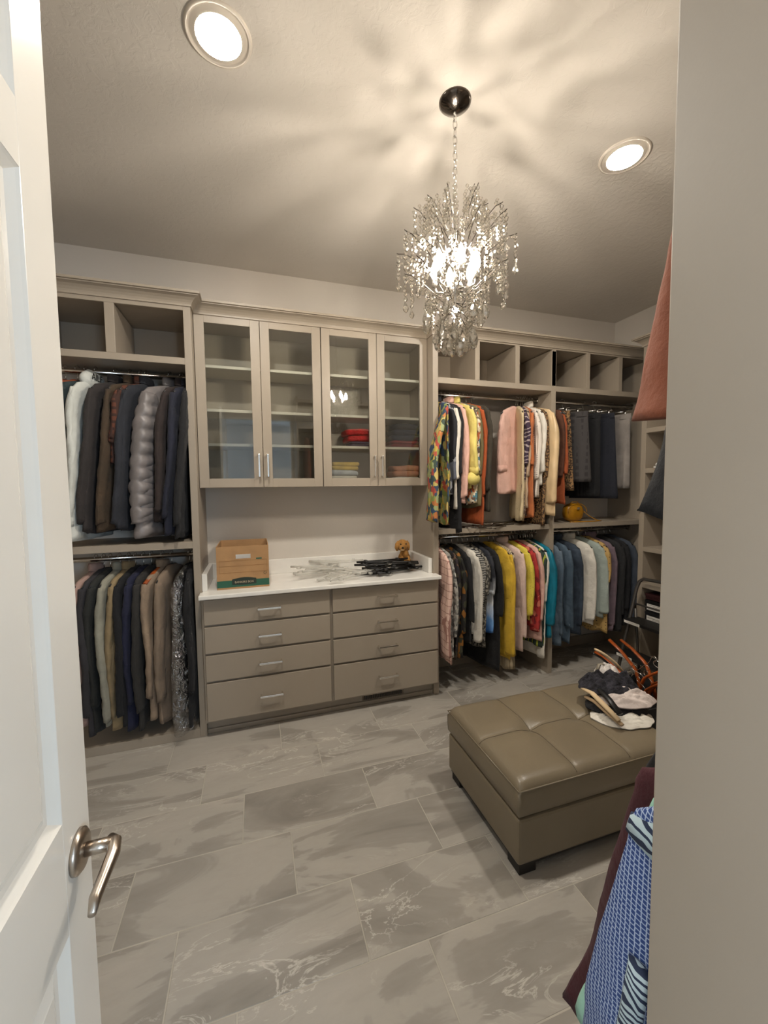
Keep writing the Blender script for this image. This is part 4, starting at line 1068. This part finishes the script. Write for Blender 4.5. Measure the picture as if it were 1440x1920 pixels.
# ------------------------------------------------------------------ folded clothes
def folded(label, mat, cx, cy, z, w, d, h, seed, name='folded_sweater', cat='sweater', group='folded clothes in the glass cabinet', layers=2):
    R = random.Random(seed); N = 36; K = 7*layers; u = thing(name, label, cat, (cx, cy, z), group)
    for q in range(layers):
        rings = []; h0 = h/layers; ox, oy = R.uniform(-.008, .008), R.uniform(-.008, .008)
        for i in range(9):
            t = i/8; bul = .90+.10*math.sin(PI*t)**.5; ring = []
            for j in range(N):
                a = 2*PI*j/N; x = sgp(math.cos(a), .35)*w/2*bul; y = sgp(math.sin(a), .35)*d/2*bul
                zz = z+q*h0+h0*t+mnoise.noise(Vector((x*9+seed, y*9, q*3.1)))*h0*.28*(1 if (q == layers-1 or t < .95) else .5)
                if q == 0 and i == 0: zz = z
                ring.append((cx+x+ox, cy+y+oy, zz))
            rings.append(ring)
        MB().loft(rings).build('fold', mat, u, smooth=True)
    return u
ZS1, ZS0 = 1.8505, 1.6005
folded('purple folded sweater under the fluffy red sweater', cloth('purple_knit', '#4a2450'), .755, 2.95, ZS1, .19, .22, .035, 1)
folded('fluffy red sweater on top of the purple one in glass cabinet', plain('red_fluff', '#b81f22', .95, 0, .12, 30, .7, 60, .01), .735, 2.94, ZS1+.038, .20, .22, .085, 2)
folded('crimson folded sweater at the base of the navy stack', cloth('crimson_knit', '#9a2230'), 1.095, 2.95, ZS1, .24, .22, .050, 3)
for i in range(3): folded(('navy folded sweater resting on the crimson sweater', 'navy folded sweater in the middle of the stack', 'dark navy folded sweater topping the stack')[i], cloth('navy_knit_%d' % i, ('#232c48', '#1f2742', '#1c1f30')[i]), 1.10, 2.95, ZS1+.052+i*.042, .235-.01*i, .21, .040, 5+i, layers=1)
folded('white folded towel at the bottom of the yellow towel stack', WHITE, .615, 2.94, ZS0, .22, .2, .040, 9, 'folded_towel', 'towel')
folded('pale grey folded towel under the yellow towel', cloth('pale_grey_towel', '#a9abb0'), .620, 2.94, ZS0+.042, .21, .2, .036, 10, 'folded_towel', 'towel', layers=1)
folded('mustard yellow folded towel on top of white towels', cloth('yellow_towel', '#b89a4a'), .625, 2.94, ZS0+.080, .21, .2, .060, 11, 'folded_towel', 'towel')
folded('bright red folded cloth lying beside the towel stack', cloth('red_cloth', '#b01c28'), .785, 2.94, ZS0, .09, .2, .022, 12, 'folded_cloth', 'cloth', layers=1)
folded('white folded blanket under the salmon blanket', WHITE, 1.105, 2.94, ZS0, .22, .2, .030, 13, 'folded_blanket', 'blanket', layers=1)
folded('salmon folded blanket on white blanket in glass cabinet', cloth('salmon_fleece', '#c08468'), 1.105, 2.94, ZS0+.032, .22, .2, .085, 14, 'folded_blanket', 'blanket')

# ------------------------------------------------------------------ yellow bag and wire hangers on the middle shelf
def handbag():
    YB = plain('mustard_leather', '#a8740f', .4, 0, .06, 14, .15, 150, .003); cx, cy, z = 2.62, 2.82, 1.2405
    u = thing('handbag', 'mustard yellow domed handbag with strap on the closet shelf', 'bag', (cx, cy, z))
    rings = []
    for i in range(9):
        t = -1+2*i/8; s = (1-abs(t)**4*.25); ring = []
        for j in range(28):
            a = 2*PI*j/28; x = .098*sgp(math.cos(a), .75)*s; h = .078+.078*sgp(math.sin(a), .75)*s
            ring.append((cx+x+t*.02, cy+t*.055, z+h))
        rings.append(ring)
    MB().loft(rings).build('body', YB, u, smooth=True)
    MB().tube([(cx+.098*math.cos(a), cy-.056, z+.078+.078*math.sin(a)) for a in [PI*i/16 for i in range(17)]], .0028, 6).build('piping', YB, u, smooth=True)
    MB().tube([(cx-.05, cy-.01, z+.150), (cx-.02, cy-.012, z+.168), (cx+.03, cy-.012, z+.168), (cx+.06, cy-.01, z+.148)], .005, 8, True, .5).build('handle', YB, u, smooth=True)
    MB().tube([(cx+.09, cy-.02, z+.09), (cx+.13, cy-.05, z+.045), (cx+.17, cy-.09, z+.012), (cx+.21, cy-.10, z+.006), (cx+.12, cy-.12, z+.006), (cx-.02, cy-.11, z+.006), (cx-.12, cy-.10, z+.006)], .006, 8, True, .5).build('strap', YB, u, smooth=True)
    MB().box(cx-.012, cx+.012, cy-.066, cy-.060, z+.105, z+.125).build('clasp', CHROME, u)
handbag()
for i in range(4):
    hanger('wire', (1.60+.05*i, 2.80+.02*(i % 2), 1.2435+i*.005), 0, 'dark wire hanger lying under the orange cardigan on the shelf', 'wire hangers on the middle shelf', rot=(0, PI/2, PI/2+.4*(i-1.5)))

# ------------------------------------------------------------------ step ladder by the shoe shelves
def ladder():
    GRM = plain('dark_grey_steel', '#55514d', .35, .5); u = thing('step_ladder', 'dark grey folding step ladder leaning by the shoe shelves', 'ladder', (2.76, 2.2, 0))
    ya, yb = 2.385, 2.02
    def X(z): return 2.655+.27*z
    pts = [(X(.0), ya, .0), (X(.4), ya, .4), (X(.74), ya, .74), (X(.79), ya-.012, .79), (X(.815), ya-.04, .815), (X(.82), (ya+yb)/2, .82), (X(.815), yb+.04, .815), (X(.79), yb+.012, .79), (X(.74), yb, .74), (X(.4), yb, .4), (X(.0), yb, .0)]
    MB().tube(pts, .0125, 12).build('frame_rail', GRM, u, smooth=True)
    for y in (ya-.02, yb+.02): MB().tube([(X(.58)+.012, y, .58), (2.885, y, .0)], .010, 10).build('rear_leg', GRM, u, smooth=True)
    for z in (.25, .50):
        t = pbox(u, 'tread', BLACKPL, X(z)-.09, X(z)+.07, yb+.013, ya-.013, z-.012, z+.012, bevel=.004)
        lw = pbox(t, 'warning_label', PAPERW, X(z)-.0912, X(z)-.0902, ya-.16, ya-.03, z-.010, z+.010, bevel=0)
        for k in range(4): MB().box(X(z)-.0918, X(z)-.0911, ya-.155, ya-.05-.012*(k % 2), z+.006-k*.0042, z+.0075-k*.0042).build('print_line', GREYPL, lw)
    for a, b in (((X(.62), ya-.012, .62), (X(.62), yb+.012, .62)),): MB().tube([a, b], .007, 8).build('cross_bar', GRM, u, smooth=True)
    for y in (ya, yb): MB().lathe([(.015, 0), (.017, .004), (.017, .03), (.013, .034)], (X(0), y, 0), 12, True).build('rubber_foot', BLACKPL, u, smooth=True)
    for k, (z, lab, c) in enumerate(((.4365, 'black shoe box with white printed label on the low shelf', '#1a1a1c'), (.5415, 'black shoe box stacked on the lower one behind the ladder', '#141416'), (.6365, 'flat dark red box on top of the shoe boxes', '#3a1a1c'))):
        b = thing('shoe_box', lab, 'box', (3.05, 2.2, z), 'shoe boxes behind the step ladder'); bm_ = plain('box_black_%d' % k, c, .5)
        x0 = 2.968; h = (.10, .09, .045)[k]
        pbox(b, 'box', bm_, x0, x0+.30, 2.12, 2.40, z, z+h-.02); pbox(b, 'lid', bm_, x0-.002, x0+.302, 2.118, 2.402, z+h-.02, z+h)
        l = pbox(b, 'label_sticker', PAPERW, x0-.0012, x0-.0002, 2.22, 2.385, z+.012, z+h-.03, bevel=0) if k < 2 else None
        if l:
            for q in range(4): MB().box(x0-.0018, x0-.0011, 2.23, 2.375-.02*(q % 3), z+.018+q*.011, z+.0215+q*.011).build('print_line', GREYPL, l)
ladder()

# ------------------------------------------------------------------ shoes and bag on the shoe shelves
def shoe(label, mat, sole, loc, rz, length=.24, heel=.0, group=None, boot=0):
    u = thing('shoe', label, 'shoe', loc, group); u.rotation_euler = (0, 0, rz)
    L = length; rings = []
    for i in range(13):
        t = i/12; x = -L/2+L*t; w_ = .040*(.75+.35*math.sin(PI*(.15+.8*t)))*(1 if t < .8 else math.sqrt(max(.05, 1-((t-.8)/.2)**2)))
        hz = heel*max(0, 1-t*1.6)**1.3; hh = (.075 if t < .35 else .075-.045*min(1, (t-.35)/.4)) * (1 if t < .92 else .75)
        hh += boot*max(0, 1-t*2.6)
        rings.append([(x, w_*math.cos(2*PI*j/14), .012+hz+hh/2+hh/2*math.sin(2*PI*j/14)) for j in range(14)])
    MB().loft(rings).build('upper', mat, u, smooth=True)
    s = MB(); s.loft([[(-L/2+L*i/12, sy*.038*(.75+.35*math.sin(PI*(.15+.8*i/12)))*(1 if i < 10 else .75), heel*max(0, 1-i/12*1.6)**1.3+z_) for sy, z_ in ((-1, 0), (1, 0), (1, .013), (-1, .013))] for i in range(13)]); s.build('sole', sole, u)
    if heel: MB().box(-L/2, -L/2+.03, -.02, .02, 0, heel+.004).build('heel', sole, u)
    # local meshes are already in the thing's own frame
    for ch in u.children:
        for v in ch.data.vertices: v.co += Vector(loc)
        for c2 in ch.children: pass
    return u
WSH = plain('white_leather', '#d9d6cf', .45); BSH = plain('black_patent', '#101012', .15)
shoe('white ankle boot on the second shoe shelf above black bag', WSH, WSH, (3.06, 2.31, 1.680), PI*.97, .24, .02, 'shoes on the shelves', .17)
shoe('black patent high heel on the shoe shelf', BSH, BSH, (3.07, 2.30, 1.362), PI*1.03, .23, .07, 'shoes on the shelves')
shoe('pale beige flat shoe beside the black heel on the shelf', plain('beige_leather', '#b9a48c', .45), BSH, (3.07, 2.19, 1.362), PI*1.0, .23, .0, 'shoes on the shelves')
def strap_bag():
    u = thing('handbag', 'small black patent handbag with dangling strap on the shoe shelf edge', 'bag', (2.985, 2.385, 1.362))
    rings = []
    for i in range(9):
        t = i/8; w_ = .05*(1-.35*t); d = .028*(1-.3*t)
        rings.append([(2.985+d*math.cos(2*PI*j/16), 2.37+w_*math.sin(2*PI*j/16), 1.3625+.13*t) for j in range(16)])
    MB().loft(rings).build('body', BSH, u, smooth=True)
    MB().tube([(2.985, 2.34, 1.485), (2.985, 2.35, 1.56), (2.985, 2.375, 1.585), (2.985, 2.395, 1.55), (2.985, 2.40, 1.485)], .006, 8).build('handle', BSH, u, smooth=True)
    MB().tube([(2.96, 2.40, 1.42), (2.935, 2.425, 1.38), (2.915, 2.45, 1.345)], .005, 8).build('strap', BSH, u, smooth=True)
strap_bag()

# ------------------------------------------------------------------ heap on the ottoman
def crumple(label, mat, cx, cy, z, w, d, h, rz, seed, name, cat, collar=None):
    u = thing(name, label, cat, (cx, cy, z), 'clothes heaped on the ottoman'); n = 64; m = MB(); c, s_ = math.cos(rz), math.sin(rz)
    def pt(i, j, under):
        a, b = -1+2*i/n, -1+2*j/n
        x, y = a*math.sqrt(1-b*b/2), b*math.sqrt(1-a*a/2); r = math.hypot(x, y)
        x *= 1+.12*mnoise.noise(Vector((x*2+seed, y*2, 0))); y *= 1+.14*mnoise.noise(Vector((y*2, x*2+seed, 4)))
        zz = 0 if under else h*max(0, 1-r**3.2)*(.55+.75*abs(mnoise.noise(Vector((x*1.8+seed*1.7, y*4.6, 1))))+.30*abs(mnoise.noise(Vector((x*4+seed, y*11, 2)))))+.004
        X, Y = x*w/2, y*d/2
        return (cx+X*c-Y*s_, cy+X*s_+Y*c, z+zz)
    for under in (0, 1):
        o = len(m.v); m.v += [pt(i, j, under) for j in range(n+1) for i in range(n+1)]
        for j in range(n):
            for i in range(n): k = o+j*(n+1)+i; m.f.append((k, k+1, k+n+2, k+n+1))
    m.build('folds', mat, u, smooth=True); return u
ZO = .407
crumple('white cotton shirt lying flat on the ottoman under the heap', WHITE, 1.690, 1.475, ZO, .30, .20, .035, -.35, 3, 'shirt', 'shirt')
crumple('black knit cardigan folded between white shirt and heap', BLACK, 1.72, 1.535, ZO+.02, .30, .20, .060, -.40, 5, 'cardigan', 'cardigan')
crumple('white ruffled blouse in the middle of the ottoman heap', plain('white_ruffle', '#d3c6bf', .8, 0, .05, 9, .6, 30, .012), 1.76, 1.52, ZO+.060, .28, .19, .065, -.35, 8, 'blouse', 'blouse')
crumple('charcoal fluffy sweater on top of the ottoman heap', plain('charcoal_fluff', '#26252a', .95, 0, .5, 34, .9, 60, .012), 1.74, 1.60, ZO+.085, .30, .20, .085, -.45, 12, 'sweater', 'sweater')
crumple('white collar top poking out above the charcoal sweater', plain('white_top', '#d6cfc8', .8), 1.775, 1.645, ZO+.140, .12, .09, .045, -.5, 15, 'top', 'top')
def padded_hanger(label, mat, pts, r=.012, hook=None):
    u = thing('padded_hanger', label, 'hanger', pts[0], 'hangers in the ottoman heap')
    MB().tube(pts, [r*.75]+[r]*(len(pts)-2)+[r*.9], 10, True, .55).build('padded_arm', mat, u, smooth=True)
    if hook: MB().tube(hook, .002, 6).build('hook', CHROME, u, smooth=True)
def hook_at(p, d): return [(p[0]+d*.00, p[1], p[2]), (p[0]+d*.03, p[1]-.01, p[2]+.012), (p[0]+d*.045, p[1]-.012, p[2]-.002), (p[0]+d*.035, p[1]-.012, p[2]-.016)]
padded_hanger('beige velvet hanger arching up behind the heap', BEIGEPL, [(1.735, 1.69, .665), (1.760, 1.68, .652), (1.796, 1.67, .628), (1.850, 1.66, .583), (1.905, 1.65, .520)], .012, hook_at((1.905, 1.65, .520), 1))
padded_hanger('black velvet hanger arching behind the charcoal sweater', BLACKPL, [(1.730, 1.70, .640), (1.780, 1.69, .610), (1.840, 1.68, .560), (1.900, 1.67, .495)], .012, hook_at((1.900, 1.67, .495), 1))
padded_hanger('grey plastic hanger standing behind the heap', plain('warm_grey_plastic', '#857c6c', .4), [(1.722, 1.66, .50), (1.720, 1.66, .56), (1.735, 1.66, .592), (1.765, 1.66, .590), (1.790, 1.66, .56), (1.800, 1.66, .50)], .009)
padded_hanger('beige velvet hanger lying at the near side of the heap', BEIGEPL, [(1.602, 1.640, .495), (1.606, 1.575, .497), (1.585, 1.475, .487), (1.590, 1.40, .455)], .015)
padded_hanger('tan velvet hanger tucked under the upper beige one', plain('tan_velvet', '#b59a78', .9), [(1.598, 1.610, .462), (1.602, 1.550, .466), (1.592, 1.470, .458), (1.600, 1.39, .436)], .014)
padded_hanger('black velvet hanger beside the beige one on the heap', BLACKPL, [(1.655, 1.655, .505), (1.655, 1.595, .515), (1.625, 1.490, .505), (1.62, 1.42, .470)], .016)
def hanger_bin():
    u = thing('storage_bin', 'black fabric bin holding orange wooden hangers behind the ottoman', 'bin', (2.22, 1.80, 0))
    FB = cloth('black_bin_fabric', '#1d1c1e'); x0, x1, y0, y1, h, t = 2.03, 2.41, 1.62, 1.98, .30, .006
    for nm, b in (('side', (x0, x0+t, y0, y1)), ('side', (x1-t, x1, y0, y1)), ('side', (x0+t, x1-t, y0, y0+t)), ('side', (x0+t, x1-t, y1-t, y1))): MB().box(*b, 0, h).build(nm, FB, u)
    MB().box(x0+t, x1-t, y0+t, y1-t, 0, .006).build('bottom', FB, u)
    R = random.Random(3)
    for i in range(7):
        hanger('wood', (2.12+.035*i, 1.80+R.uniform(-.03, .03), .42+R.uniform(-.03, .06)), 0, 'orange wooden hanger standing in the black bin', 'wooden hangers in the black bin', rot=(R.uniform(.5, 1.1)*(-1 if i % 3 else 1), R.uniform(-.2, .2), R.uniform(-.4, .4)))
hanger_bin()
